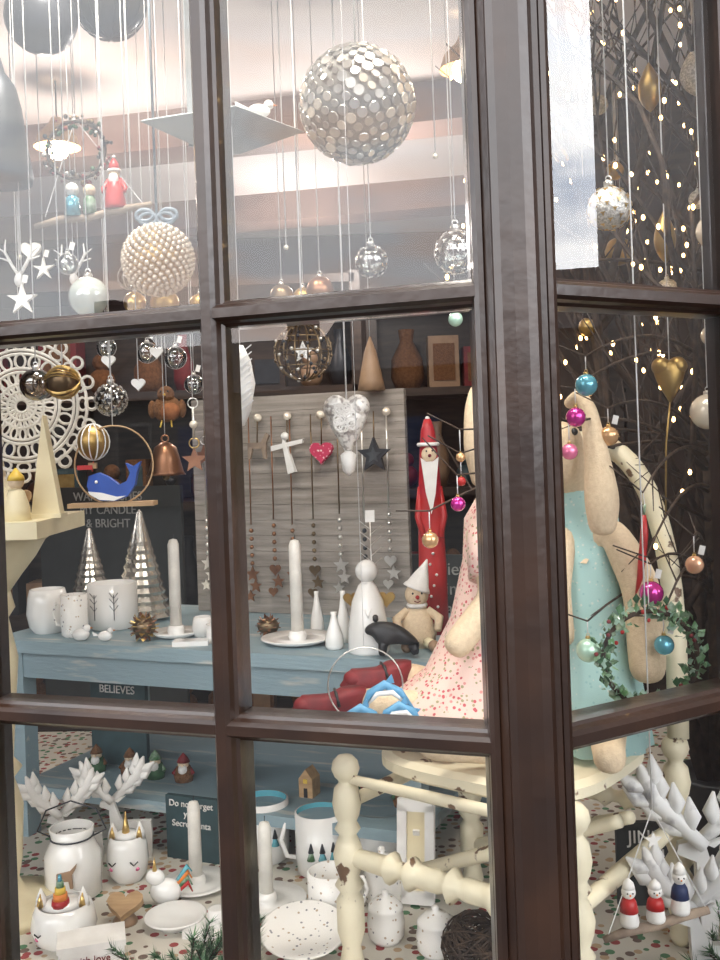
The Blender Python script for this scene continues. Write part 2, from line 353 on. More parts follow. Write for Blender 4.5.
vs=[(.292,1.33,1.10),(.292,1.335,1.26),(.288,1.33,1.37),(.262,1.318,1.43),(.258,1.315,1.475),(.245,1.275,1.42),
 (.318,1.29,1.335),(.348,1.255,1.26),(.345,1.232,1.14),(.262,1.31,1.335),(.243,1.27,1.26),(.24,1.235,1.19),
 (.27,1.28,1.085),(.17,1.215,1.075),(.085,1.20,1.085),(.055,1.20,1.092),(.30,1.27,1.09),(.28,1.18,1.08),(.265,1.11,1.09)]
es=[(0,1),(1,2),(2,3),(3,4),(3,5),(1,6),(6,7),(7,8),(1,9),(9,10),(10,11),(0,12),(12,13),(13,14),(14,15),(0,16),(16,17),(17,18)]
rs=[.05,.042,.02,.040,.034,.024,.023,.026,.024,.022,.019,.019,.03,.021,.019,.02,.03,.021,.02]
skin('body',vs,es,rs,SKIN,d2)
skin('ear_1',[(.268,1.29,1.49),(.280,1.27,1.505),(.289,1.258,1.485),(.295,1.25,1.43),(.299,1.245,1.37),(.298,1.245,1.325)],[(i,i+1) for i in range(5)],[.008,.009,.011,.016,.024,.016],SKIN,d2)
skin('ear_2',[(.245,1.31,1.49),(.232,1.305,1.53),(.225,1.30,1.52),(.222,1.29,1.42)],[(0,1),(1,2),(2,3)],[.010,.014,.018,.014],SKIN,d2)
b=B('dress',(0,0,0),parent=d2)
b.loft([((.288,1.33,1.38),.028,.028,0),((.290,1.33,1.35),.048,.046,0),((.292,1.332,1.28),.052,.052,0),((.292,1.325,1.20),.060,.062,0),((.288,1.315,1.13),.068,.080,0),((.286,1.30,1.06),.075,.095,0)],TEALD,44,.05,12); b.done()
b=B('face',(0,0,0),parent=d2)
for p in ((.236,1.285,1.457),(.275,1.283,1.457)): b.sph(p,.005,BLACK)
b.sph((.244,1.252,1.43),.006,DRED); b.done()
# ---------------------------------------------------------------- generic ornaments
def cap(b,r,m=SILV):
    b.lathe([(r*.22,r*.93),(r*.22,r*1.15),(r*.12,r*1.2)],m,12); b.ring((0,0,r*1.28),r*.12,r*.03,m,'Y',12,4)
def bauble(name,x,y,z,r,m,top=None,capm=SILV,sw=.0008,ribs=0,tg=False):
    b=B(name,(x,y,z)); b.sph((0,0,0),r,m,seg=24,rg=14); cap(b,r,capm)
    for i in range(ribs):
        a=pi*i/ribs; b.tube([(r*1.01*math.cos(t)*math.cos(a),r*1.01*math.cos(t)*math.sin(a),r*1.01*math.sin(t)) for t in [2*pi*j/24 for j in range(24)]],r*.016,SILG,4,True)
    if tg: b.tag(.008,r*1.6)
    zt=(CEIL-z) if top is None else top
    b.tube([(0,0,r*1.35),(0,0,zt)],sw,STR,5); return b.done()
def fib(n):
    for i in range(n):
        z=1-2*(i+.5)/n; a=i*2.39996; q=math.sqrt(1-z*z); yield Vector((q*math.cos(a),q*math.sin(a),z))
def sparkle(name,x,y,z,r,m1=SILG,m2=GLASS,n=110):
    b=B(name,(x,y,z)); b.sph((0,0,0),r*.93,m2,seg=24,rg=14); cap(b,r)
    for p in fib(n): q=p.to_track_quat('Z','Y').to_matrix().to_4x4(); b.ext(star(r*.13,.4,3),.001,m1,q@R('X',90),tuple(p*r*.96))
    b.string(r*1.35); return b.done()
def drop(name,x,y,z,r,h,m,top=None):
    b=B(name,(x,y,z)); pr=[]
    for i in range(15):
        t=i/14; pr.append((r*math.sin(pi*t)**.8*(1.25-.5*t)if 0<t<1 else .0005,-h/2+h*t))
    b.lathe(pr,m,18,cap=False); b.tube([(0,0,h/2-.002),(0,0,(CEIL-z) if top is None else top)],.0008,STR,5); return b.done()
DISC=nmat('silver_sequin',(.8,.78,.72),.28,.8,(.38,.38,.36),14,.3,.7); CORE=nmat('silver_core',(.25,.25,.23),.5,.3)
b=B('silver_disc_ball_ornament',(.013,1.35,1.909)); b.sph((0,0,0),.075,CORE,seg=32,rg=20)
for p in fib(330):
    rd=random.uniform(.0048,.0082); d_=(p+Vector([random.uniform(-.2,.2) for _ in range(3)])).normalized(); q=d_.to_track_quat('Z','Y').to_matrix().to_4x4()
    b.lathe([(rd*.96,0),(rd,.0012),(rd*.9,.0022)],random.choice([DISC,DISC,DISC,SILV,PEARL]),12,tuple(p*.0762),q,sm=False)
b.string(.073,r=.0013); b.done()
b=B('pearl_ball_ornament',(-.273,1.4,1.719)); b.sph((0,0,0),.047,MGOLD)
PRL2=nmat('champagne_pearl',(.74,.66,.54),.2,.35,(.62,.53,.42),60,coat=.5)
for p in fib(400): b.sph(tuple(p*.0485),.0038,PRL2,seg=8,rg=5)
for sx in (-1,1):
    for k in (0,1): b.ring((sx*.012*(1+k*.4),0,.058+.005*k),.010,.003,RIBG,'Y',14,5,(1.2,.8))
b.string(.05,r=.002,m=RIBG); b.done()
bauble('dark_grey_bauble',-.455,1.5,2.108,.054,GREYB)
b=B('dark_wire_bauble',(-.375,1.6,2.172)); b.sph((0,0,0),.057,GREYB)
for i in range(8):
    a=pi*i/8; b.tube([(.059*math.cos(t)*math.cos(a),.059*math.cos(t)*math.sin(a),.059*math.sin(t)) for t in [2*pi*j/24 for j in range(24)]],.001,ZINC,4,True)
b.string(.055); b.done()
b=B('zinc_bell_pendant',(-.497,1.4,1.920)); b.lathe([(.050,-.085),(.052,-.076),(.045,-.03),(.039,.02),(.032,.05),(.018,.07),(.013,.09),(.002,.1)],ZINC,24); b.ring((0,0,.11),.01,.002,ZINC); b.string(.118,DGREY); b.done()
b=B('driftwood_mobile_with_santa',(-.374,1.45,1.797))
b.tube([(-.086,0,-.014),(-.05,.004,-.004),(-.01,0,-.004),(.04,-.003,.006),(.085,0,.013)],[.004,.006,.0055,.006,.004],DRIFT,8)
b.ring((-.022,0,.095),.042,.0025,BARK)
for i in range(90):
    a=random.uniform(0,2*pi); rr_=.042+random.uniform(-.009,.009)
    b.sph((-.022+rr_*math.cos(a),random.uniform(-.006,.006),.095+rr_*math.sin(a)),random.uniform(.002,.004),random.choice([DRED,FIR,BARK,BRONZE,DGREY,MWHITE]),seg=8,rg=5)
def santa(b,x,z,h,coat=RED,beard=True,y=0):
    b.lathe([(h*.2,0),(h*.22,h*.05),(h*.17,h*.35),(h*.1,h*.62)],coat,14,(x,y,z)); b.sph((x,y,z+h*.68),h*.11,SKIN)
    b.lathe([(h*.12,h*.72),(h*.1,h*.85),(h*.01,h)],coat,12,(x,y,z)); b.sph((x,y,z+h),h*.04,MWHITE,seg=8,rg=6); b.ring((x,y,z+h*.73),h*.115,h*.03,MWHITE,'Z',14)
    if beard: b.sph((x,y-h*.08,z+h*.56),h*.1,MWHITE,(1,.6,1.3),seg=10,rg=8)
    for s_ in (-1,1): b.tube([(x+s_*h*.1,y,z+h*.56),(x+s_*h*.22,y-h*.03,z+h*.38),(x+s_*h*.2,y-h*.1,z+h*.3)],[h*.05,h*.045,h*.035],coat,8)
santa(b,.032,.008,.075); b.lathe([(.012,0),(.010,.025),(.005,.03)],SKYB,12,(-.03,0,0)); b.sph((-.03,0,.038),.010,MWHITE)
b.lathe([(.010,0),(.009,.02),(.004,.028)],GREEN,12,(-.005,0,.002)); b.sph((-.005,0,.036),.009,SKIN)
b.tube([(-.07,0,0),(-.022,0,.14)],.0007,STR,4); b.tube([(.075,0,.01),(-.022,0,.14)],.0007,STR,4); b.string(.137,x=-.022); b.done()
b=B('hanging_white_bird_dish',(-.168,1.35,1.886),18)
q=.112
vs=[(-q,0,0),(0,-q*.75,0),(q,0,0),(0,q*.75,0),(-.02,0,-.036),(0,-.015,-.036),(.02,0,-.036),(0,.015,-.036),(-q*.94,0,.003),(0,-q*.69,.003),(q*.94,0,.003),(0,q*.69,.003),(-.018,0,-.030),(0,-.013,-.030),(.018,0,-.030),(0,.013,-.030)]
fs=[[7,6,5,4],[12,13,14,15]]
for i in range(4):
    k=(i+1)%4; fs+= [[i,k,4+k,4+i],[8+i,12+i,12+k,8+k],[i,8+i,8+k,k]]
DISH=nmat('grey_white_metal',(.40,.43,.44),.5,.2)
b.add(vs,fs,DISH,False)
b.sph((.045,-.02,.018),.010,MWHITE,(1.5,.8,.9)); b.sph((.058,-.02,.027),.0065,MWHITE); b.lathe([(.002,0),(0.0003,.007)],ORA,8,(.063,-.02,.027),R('Y',90)); b.ext([(0,0),(-.022,.010),(-.020,.002)],.005,MWHITE,None,(.034,-.02,.018)); b.tube([(.045,-.02,.010),(.045,-.02,-.014)],.001,BARK,4)
b.box((-.03,.03,.16),(.028,.006,.36),DISH)
b.string(.34,x=-.03,y=.03,r=.0015); b.done()
MILKY=nmat('milky_glass',(.6,.68,.64),.1,.2,coat=.5)
bauble('milky_glass_bauble',-.372,1.4,1.671,.028,MILKY); bauble('gold_bauble',-.33,1.5,1.675,.017,GOLD); bauble('gold_bauble',-.285,1.5,1.672,.022,MGOLD); bauble('gold_bauble',-.24,1.55,1.675,.018,MGOLD)
bauble('glass_bauble',-.40,1.4,1.718,.015,GLASS,ribs=4,tg=True); bauble('glass_bauble',-.325,1.45,1.705,.018,GLASS,ribs=5)
sparkle('sparkly_glass_bauble',.025,1.4,1.706,.024,n=50); sparkle('sparkly_glass_bauble',.144,1.4,1.715,.032,n=70); bauble('red_bauble',.15,1.5,1.65,.010,RED)
bauble('bronze_bauble',-.055,1.6,1.70,.022,COPPER); bauble('bronze_bauble',-.12,1.65,1.70,.02,BRONZE); bauble('bronze_bauble',-.085,1.65,1.695,.018,MGOLD)
def woodstar(name,x,y,z,r,m,t=.008,top=None,k=.45,rz=0):
    b=B(name,(x,y,z),rz); b.ext(star(r,k),t,m); b.tube([(0,0,r*.95),(0,0,CEIL-z if top is None else top)],.0008,STR,5); b.tag(.006,r*1.3); return b.done()
woodstar('white_wooden_star',-.465,1.4,1.670,.022,MWHITE,k=.35); woodstar('white_wooden_star',-.48,1.55,1.74,.018,MWHITE,k=.3)
for (x,y,z,r) in ((-.44,1.6,1.71,.014),(-.515,1.6,1.78,.016),(.20,1.6,1.93,.018)):
    b=B('white_felt_heart',(x,y,z)); b.ext(heart(r),.01,MWHITE); b.string(r*.6); b.done()
def antlerorn(name,x,y,z,s):
    b=B(name,(x,y,z))
    for sg in (-1,1):
        b.tube([(0,0,-.02*s),(sg*.012*s,0,.0),(sg*.022*s,0,.02*s),(sg*.02*s,0,.04*s)],[.003*s,.003*s,.0025*s,.001*s],MWHITE,6)
        b.tube([(sg*.014*s,0,.005*s),(sg*.034*s,0,.012*s)],[.0022*s,.001*s],MWHITE,5); b.tube([(sg*.02*s,0,.018*s),(sg*.036*s,0,.03*s)],[.002*s,.0008*s],MWHITE,5)
    b.sph((0,0,-.026*s),.008*s,MWHITE,(1,1,1.4)); b.string(-.02*s); b.done()
antlerorn('white_antler_ornament',-.485,1.45,1.73,.9); antlerorn('white_antler_ornament',-.42,1.5,1.735,.8)
b=B('ribbon_streamers',(0,0,CEIL))
for x,y,l in ((-.50,1.5,.6),(-.10,1.5,.6),(.12,1.4,.5)):
    b.tube([(x,y,0),(x,y,-l)],.001,STR,5); b.sph((x,y,-l),.004,PEARL,seg=8,rg=6)
b.done()
drop('gold_drop_ornament',.423,1.4,1.936,.016,.07,MGOLD); drop('silver_pinecone_ornament',.487,1.4,1.955,.020,.068,SILG)
drop('gold_drop_ornament',.437,1.4,1.726,.015,.075,MGOLD); sparkle('gold_and_glass_bauble',.335,1.3,1.746,.03,GOLD,SILG,60); bauble('pearl_bauble',.470,1.3,1.711,.023,PEARL)
bauble('gold_bauble',.457,1.7,1.814,.024,MGOLD); bauble('gold_bauble',.452,1.7,1.763,.024,MGOLD); drop('gold_drop_ornament',.53,1.5,1.90,.014,.06,MGOLD)
for x,y,z,r,m_ in ((.41,1.55,1.86,.014,GOLD),(.50,1.6,1.68,.018,SILG),(.36,1.55,1.62,.015,MGOLD),(.55,1.55,1.60,.016,PEARL),(.40,1.6,1.98,.016,SILG),(.34,1.6,1.90,.012,MGOLD),(.52,1.5,1.80,.014,SILG)):
    bauble('small_metallic_bauble',x,y,z,r,m_)
def mheart(b,s,m,tail=True):
    b.loft([((0,0,-.034*s),.002*s,.002*s,0),((0,0,-.02*s),.010*s,.008*s,0),((0,0,-.005*s),.018*s,.012*s,0),((0,0,.008*s),.022*s,.013*s,0),((0,0,.017*s),.020*s,.012*s,0),((0,0,.022*s),.008*s,.006*s,0)],m,20)
    for sg in (-1,1): b.sph((sg*.011*s,0,.014*s),.013*s,m)
b=B('gold_heart_ornament',(.421,1.35,1.527)); mheart(b,1,MGOLD); b.tube([(0,0,-.03),(-.008,0,-.09),(-.012,0,-.19)],.0013,MGOLD,6); b.string(.02); b.done()
b=B('gold_heart_ornament',(.60,1.6,1.75)); mheart(b,1,MGOLD); b.string(.02); b.done()
bauble('pearl_bauble',.471,1.35,1.478,.024,PEARL)
hooks=[]
for nm,x,y,z,r,m in (('blue_bauble',.274,1.2,1.512,.0135,SKYB),('magenta_bauble',.26,1.2,1.474,.012,MAG),('pink_bauble',.251,1.2,1.433,.010,PINK),('gold_bauble',.311,1.25,1.45,.0125,ORG),('magenta_bauble',.343,1.2,1.26,.0145,MAG),('blue_bauble',.356,1.2,1.197,.012,SKYB),('peach_bauble',.396,1.2,1.292,.011,PEACH),('mint_bauble',.265,1.2,1.194,.0145,MINT),('magenta_bauble',.115,1.2,1.375,.009,MAG),('gold_bauble',.08,1.2,1.333,.01,ORG),('mint_bauble',.135,1.35,1.615,.010,MINT),('red_bauble',.125,1.25,1.40,.006,RED),('gold_bauble',.125,1.25,1.43,.006,ORG)):
    bauble(nm,x,y,z,r,m,top=.035,capm=GOLD,sw=.0007,tg=(x>.3)); hooks.append((x,y,z+.035))
b=B('red_chilli_ornament',(.343,1.235,1.306)); b.tube([(.004,0,.045),(.004,0,.02),(0,0,-.01),(-.004,0,-.035),(-.010,0,-.055)],[.003,.005,.005,.0035,.0008],RED,10); b.tube([(.004,0,.044),(.006,0,.058)],.0015,GREEN,6); b.tube([(.006,0,.055),(.004,0,.075)],.0006,STR,4); hooks.append((.347,1.235,1.379)); b.done()
b=B('frosted_leaf_wreath',(.335,1.185,1.185)); b.ring((0,0,0),.056,.003,BARK,n=36)
LG=nmat('bright_leaf',(.10,.24,.09),.5,0,(.25,.38,.25),90)
for i in range(420):
    a=random.uniform(0,2*pi); c=Vector((.056*math.cos(a),0,.056*math.sin(a)))+Vector([random.uniform(-.009,.009) for _ in range(3)])
    M=T(*c)@Matrix.Rotation(random.uniform(0,6.28),4,Vector((random.random()-.5,random.random()-.5,random.random()-.5)).normalized())
    l=random.uniform(.008,.015); b.add([(0,0,0),(l*.35,.001,l*.5),(0,0,l),(-l*.35,.001,l*.5)],[[0,1,2,3]],random.choice([GREEN,LG,LG,FIR,MINT]),False,M)
for i in range(20):
    a=random.uniform(0,2*pi); rr_=.056+random.uniform(-.012,.012); b.sph((rr_*math.cos(a),random.uniform(-.012,0),rr_*math.sin(a)),.0026,random.choice([RED,DRED,RED]),seg=8,rg=6)
b.tube([(0,0,.056),(0,0,.12)],.0007,STR,4); hooks.append((.335,1.185,1.305)); b.done()
# ---------------------------------------------------------------- twig tree with fairy lights
b=B('twig_tree',(.56,1.62,FL)); O=b.loc
b.lathe([(.05,0),(.06,.005),(.07,.12),(.075,.125),(.072,.13),(.06,.12)],ZINC,20)
lights=[]
def branch(p,d,L,r,dep):
    n=6; pts=[p.copy()]; dd=d.copy()
    for i in range(n):
        dd=(dd+Vector((random.uniform(-.16,.16),random.uniform(-.13,.13),random.uniform(-.05,.12)))).normalized()
        q=pts[-1]+dd*L/n
        if q.z>CEIL-.02 or q.x<.16: break
        if q.y<1.34: dd.y=abs(dd.y)
        if q.y>1.95: dd.y=-abs(dd.y)
        pts.append(q)
    if len(pts)<3: return
    b.tube([tuple(x-O) for x in pts],[max(r*(1-.6*i/n),.0009) for i in range(len(pts))],BARK,5 if dep>1 else 4)
    if dep<=2:
        for x in pts[2:]:
            if random.random()<.9: lights.append(x+Vector((0,-r-.001,0)))
    if dep==0: return
    for x in pts[1:]:
        for _ in range(1 if dep<3 else 2):
            if random.random()<(.9 if dep==3 else .5):
                d2_=(dd+Vector((random.uniform(-1,1),random.uniform(-.6,.6),random.uniform(-.2,.7)))).normalized()
                branch(x,d2_,L*random.uniform(.4,.6),r*.5,dep-1)
for i in range(8):
    a=i/7; branch(Vector((.56+.03*(a-.5),1.62,FL+.1)),Vector((-.24+.42*a,random.uniform(-.16,.1),1)).normalized(),1.55,.014,3)
for h in hooks:
    h=Vector(h); s0=Vector((.54,1.56,h.z-.12+random.uniform(0,.2))); mid=s0.lerp(h,.5)+Vector((0,0,.06))
    pts=[]
    e=h+Vector((-.04,-.0,.02+random.uniform(-.02,.03)))
    for i in range(9):
        t=i/8; pts.append((1-t)**2*s0+2*t*(1-t)*mid+t*t*h)
    pts.append(e)
    b.tube([tuple(x-O) for x in pts],[.0035-.0026*i/9 for i in range(10)],BARK,5)
    for i in (3,4,5,6,7):
        x=pts[i]; y=x+Vector((random.uniform(-.06,.03),random.uniform(-.02,.03),random.uniform(-.05,.08))); b.tube([tuple(x-O),tuple(y-O)],[.0013,.0006],BARK,4); lights.append(y) if random.random()<.4 else None
b.done()
b=B('fairy_lights',(0,0,0))
random.shuffle(lights)
for x in lights[:520]: b.sph(tuple(x),.0028,LIGHT,(1,1,1.5),seg=6,rg=4)
b.done()
# ---------------------------------------------------------------- middle left
b=B('crochet_lace_doily',(-.515,1.53,1.528))
DOI=nmat('ecru_cotton',(.78,.74,.66),.9)
for r_ in (.010,.022,.034,.052,.058,.080,.086,.10): b.ring((0,0,0),r_,.0026,DOI,n=40,seg=5)
for i in range(20):
    a=2*pi*i/20
    for (r1,r2,w) in ((.010,.034,.0035),(.034,.052,.005),(.058,.080,.008),(.086,.10,.010)):
        mc=(r1+r2)/2; l=(r2-r1)/2
        b.tube([((mc+l*math.cos(t))*math.cos(a)-w*math.sin(t)*math.sin(a),0,(mc+l*math.cos(t))*math.sin(a)+w*math.sin(t)*math.cos(a)) for t in [2*pi*j/12 for j in range(12)]],.0022,DOI,4,True)
    b.ring((.107*math.cos(a),0,.107*math.sin(a)),.009,.0026,DOI,n=12,seg=4)
b.string(.114); b.done()
bauble('smoky_glass_bauble',-.434,1.35,1.547,.022,SMOKE)
b=B('gold_wire_bauble',(-.398,1.35,1.549)); b.sph((0,0,0),.021,BRONZE)
for i in range(18):
    q=Matrix.Rotation(random.uniform(0,3),3,'X')@Matrix.Rotation(random.uniform(0,3),3,'Z'); b.tube([tuple(q@Vector((.023*math.cos(t),.023*math.sin(t),0))) for t in [2*pi*j/16 for j in range(16)]],.0009,GOLD,4,True)
b.string(.022); b.done()
sparkle('sparkly_glass_bauble',-.346,1.4,1.526,.024,SILG,SMOKE,90)
for x,y,z in ((-.36,1.45,1.585),(-.318,1.45,1.55),(-.30,1.5,1.60)):
    b=B('white_felt_heart',(x,y,z)); b.ext(heart(.010),.006,MWHITE); b.string(.006); b.done()
for x,y,z,r in ((-.29,1.6,1.60,.018),(-.27,1.65,1.56,.016),(-.40,1.6,1.62,.016),(-.335,1.6,1.61,.017)): bauble('glass_bauble',x,y,z,r,GLASS,ribs=3,tg=True)
b=B('plush_robin_toy',(-.335,1.75,1.525)); b.sph((0,0,0),.026,BROWNP,(1,.85,.9)); b.sph((.006,-.012,-.004),.018,RUST,(1,.8,.9)); b.sph((0,-.008,.025),.015,BROWNP); b.lathe([(.003,0),(.0005,.009)],YEL,8,(0,-.022,.024),R('X',90))
for s_ in (-1,1): b.sph((s_*.006,-.021,.030),.002,BLACK,seg=8,rg=6); b.sph((s_*.026,0,0),.016,BROWNP,(.45,.8,1)); b.tube([(s_*.008,-.01,-.02),(s_*.010,-.016,-.032)],.0015,YEL,5)
b.string(.036); b.done()
b=B('copper_bell',(-.335,1.72,1.44)); b.lathe([(.034,-.03),(.030,-.024),(.024,0),(.019,.018),(.008,.026),(.001,.028)],COPPER,24); b.sph((0,0,-.032),.007,BRONZE); b.ring((0,0,.033),.006,.0015,COPPER); b.string(.039); b.done()
def whale(b,x,z,s,m,y=0):
    body=[(-1,.0),(-.9,.38),(-.5,.5),(-.1,.3),(.3,-.02),(.62,.12),(.78,.45),(.6,.85),(.9,.7),(1.2,.9),(1.05,.45),(.95,-.05),(.65,-.5),(.1,-.68),(-.5,-.62),(-.9,-.35)]
    b.ext([(p[0]*s,p[1]*s) for p in body],.012,m,None,(x,y,z))
    b.ext([(-.95*s,-.25*s),(-.4*s,-.32*s),(.2*s,-.5*s),(.6*s,-.47*s),(.1*s,-.66*s),(-.5*s,-.6*s),(-.88*s,-.38*s)],.014,WHITE,None,(x,y,z))
    b.sph((x-.6*s,y-.007,z+.12*s),.07*s,WHITE,seg=8,rg=6)
b=B('whale_and_balloon_ornament',(-.333,1.35,1.435)); b.ring((0,0,0),.053,.0012,WOOD,n=36)
b.box((-.003,0,-.053),(.115,.03,.006),WOOD); whale(b,-.002,-.026,.033,RBLUE,-.004)
b.sph((-.030,.012,.032),.022,MGOLD,(1,1,1.1))
for i in range(6):
    a=pi*i/6; b.tube([(-.030+.0225*math.cos(t)*math.cos(a),.012+.0225*math.cos(t)*math.sin(a),.032+.0247*math.sin(t)) for t in [2*pi*j/20 for j in range(20)]],.001,WHITE,4,True)
b.box((-.030,.006,.0),(.010,.010,.008),WOOD); b.tube([(-.032,.01,-.008),(-.030,.01,.006)],.001,RED,5); b.box((-.036,-.012,-.002),(.02,.003,.006),RED)
b.string(.053); b.done()
b=B('keyring_star_ornament',(-.232,1.4,1.437)); b.ext(star(.018),.006,COPPER); b.ring((0,0,.024),.007,.001,GOLD,n=14); b.tube([(0,0,.03),(0,0,.075)],.0016,SILV,5); b.ring((0,0,.08),.007,.001,SILV,n=14); b.sph((0,0,.05),.006,PEARL,seg=10,rg=8); b.string(.085,r=.0007); b.done()
def conetree(name,x,y,h,w,m):
    b=B(name,(x,y,1.36)); b.ext([(-w,0),(w,0),(w*.5,h*.5),(0,h),(-w*.5,h*.5)],.022,m); b.box((0,0,.003),(w*2.2,.034,.006),m); b.done()
conetree('cream_wooden_tree',-.462,1.47,.15,.022,CREAMP); conetree('cream_wooden_tree',-.56,1.54,.12,.022,CREAMP)
b=B('cream_wooden_house',(-.530,1.47,1.36)); b.ext([(-.016,0),(.016,0),(.016,.040),(0,.062),(-.016,.040)],.03,CREAMP); b.box((0,-.0155,.012),(.010,.002,.022),WOOD); b.box((0,-.0155,.038),(.008,.002,.008),WOOD); b.done()
b=B('wooden_peg_angel',(-.490,1.42,1.36)); b.lathe([(.019,0),(.018,.02),(.011,.042),(.006,.046)],CREAMP,16); b.sph((0,0,.055),.011,SKIN); b.lathe([(.0125,.057),(.011,.063),(.001,.075)],YEL,14); b.ext(heart(.018),.003,WOOD,None,(0,.012,.030)); b.done()
# ---------------------------------------------------------------- on the blue table
def stree(name,x,y,h,r,m):
    b=B(name,(x,y,TT)); pr=[(r*.7,0)]
    n=13
    for i in range(n):
        t=i/n; pr+= [(r*(1-t)*1.0+.003,.008+h*t*.97),(r*(1-t)*.85+.002,.008+h*(t+.55/n)*.97)]
    pr.append((.0005,h)); b.lathe(pr,m,30,sm=False,wob=(.04,10)); b.done()
MERC=nmat('mercury_glass',(.8,.77,.7),.25,.9,(.4,.37,.33),22,.35,.6)
stree('silver_ribbed_tree',-.435,1.95,.215,.055,MERC); stree('silver_ribbed_tree',-.545,1.99,.18,.045,MERC)
def vessel(name,x,y,z,r,h,m,inner=None,shape='mug',handle=0,extra=None):
    b=B(name,(x,y,z))
    if shape=='mug': pr=[(r*.8,0),(r*.95,h*.05),(r,h*.3),(r,h),(r*.93,h)]
    elif shape=='pot': pr=[(r*.7,0),(r*.95,h*.15),(r*1.08,h*.45),(r,h*.8),(r*.88,h),(r*.82,h)]
    elif shape=='churn': pr=[(r*.85,0),(r,h*.04),(r,h*.62),(r*.8,h*.78),(r*.72,h*.86),(r*.8,h),(r*.74,h)]
    b.lathe(pr,m,28,cap=False); b.lathe([(.0,h*.001),(pr[0][0],h*.002)],m,28,cap=False)
    b.lathe([(pr[-1][0],h),(pr[-2][0]*.9,h*.6),(r*.6,h*.1),(0,h*.08)],inner or m,28,cap=False)
    if handle: b.tube([(handle*(r*.95),-.0,h*.78),(handle*(r*1.35),0,h*.82),(handle*r*1.55,0,h*.55),(handle*r*1.35,0,h*.28),(handle*r*.97,0,h*.25)],r*.1,m,8)
    if extra: extra(b,r,h)
    return b.done()
vessel('white_ceramic_pot',-.588,1.85,TT,.036,.08,WHITE,shape='pot')
def twigdec(b,r,h):
    for s_ in (-.5,.3):
        x=s_*r; y=-math.sqrt(max(r*r-x*x,0))*1.04
        b.tube([(x,y,h*.25),(x,y,h*.8)],.0008,DGREY,4)
        for t in (.45,.6,.72): b.tube([(x-.008,y,h*(t+.12)),(x,y-.0005,h*t),(x+.008,y,h*(t+.12))],.0007,DGREY,4)
vessel('white_bowl_with_tree_drawing',-.473,1.87,TT,.046,.085,WHITE,shape='mug',extra=twigdec)
vessel('spotted_mug',-.525,1.80,TT,.024,.075,SPOT,shape='mug',handle=-1)
def bird(name,x,y,z,s,m):
    b=B(name,(x,y,z),random.uniform(-30,30)); b.sph((0,0,s*.5),s*.5,m,(1.4,.9,1)); b.sph((s*.5,0,s),s*.3,m); b.lathe([(s*.1,0),(0.0002,s*.25)],ORA,8,(s*.75,0,s),R('Y',90)); b.ext([(0,0),(-s*.7,s*.4),(-s*.6,0)],s*.2,m,None,(-s*.5,0,s*.55)); b.done()
bird('white_ceramic_bird',-.50,1.75,TT,.022,WHITE); bird('white_ceramic_bird',-.455,1.74,TT,.018,WHITE)
b=B('gold_wire_pinecone_ball',(-.385,1.73,TT+.024)); b.sph((0,0,0),.020,BRONZE)
for p in fib(50): q=p.to_track_quat('Z','Y').to_matrix().to_4x4(); b.ext([(-.005,0),(.005,0),(0,.008)],.0015,COPPER if random.random()<.5 else GOLD,q,tuple(p*.019))
b.done()
def candle(name,x,y,z,h,rp,m=WHITE):
    b=B(name,(x,y,z)); b.lathe([(rp*.6,0),(rp*.75,.002),(rp,.009),(rp*.98,.011),(rp*.7,.006),(.014,.005),(.016,.012),(.013,.02),(.010,.02)],m,32)
    b.lathe([(.0105,.012),(.0100,h-.01),(.007,h-.002),(.001,h)],WAX,16); b.tube([(0,0,h-.002),(.001,0,h+.008)],.0008,BLACK,4); b.done()
candle('candle_in_holder',-.335,1.76,TT,.172,.045); candle('candle_in_holder',-.115,1.665,TT,.172,.062)
vessel('small_white_pot',-.285,1.745,TT,.018,.036,WHITE,shape='pot'); vessel('small_white_pot',-.255,1.70,TT,.018,.030,WHITE,shape='mug')
b=B('white_number_tray',(-.295,1.68,TT)); b.box((0,0,.004),(.06,.03,.008),WHITE); b.done()
def bottle(name,x,y,r,h,m=WHITE):
    b=B(name,(x,y,TT)); b.lathe([(r*.8,0),(r,h*.1),(r*.95,h*.35),(r*.5,h*.7),(r*.3,h*.9),(r*.35,h),(r*.1,h)],m,20); b.done()
bottle('white_bud_vase',-.052,1.60,.015,.06); bottle('white_bud_vase',-.038,1.655,.012,.085); bottle('white_bud_vase',-.085,1.73,.012,.075)
b=B('gold_pinecone',(-.17,1.73,TT+.018)); b.sph((0,0,0),.016,BRONZE,(1.2,1,.9))
for p in fib(36): q=p.to_track_quat('Z','Y').to_matrix().to_4x4(); b.ext([(-.004,0),(.004,0),(0,.007)],.0015,COPPER,q,tuple(p*.015))
b.done()
b=B('white_ceramic_angel',(.003,1.57,TT)); b.lathe([(.032,0),(.033,.004),(.031,.04),(.025,.08),(.014,.105),(.007,.112)],WHITE,24); b.sph((0,0,.127),.018,WHITE)
b.ext(heart(.014),.004,MGOLD,R('Z',-20),(.030,.004,.082)); b.ext(heart(.013),.004,MGOLD,R('Z',20),(-.026,.012,.082)); b.tube([(-.006,-.02,.075),(0,-.027,.06),(.006,-.02,.075)],.004,WHITE,8); b.done()
b=B('wire_tree_topper',(.012,1.68,TT)); b.tube([(0,0,0),(0,0,.20)],.001,SILV,5)
for i in range(8): b.tube([(0,0,.12+.009*i),((-1)**i*.018,0,.135+.009*i)],.0007,SILV,4)
b.ext([(-.008,.195),(.008,.195),(.008,.215),(-.008,.215)],.002,MWHITE); b.lathe([(.02,0),(.018,.006),(.002,.01)],WHITE,16); b.done()
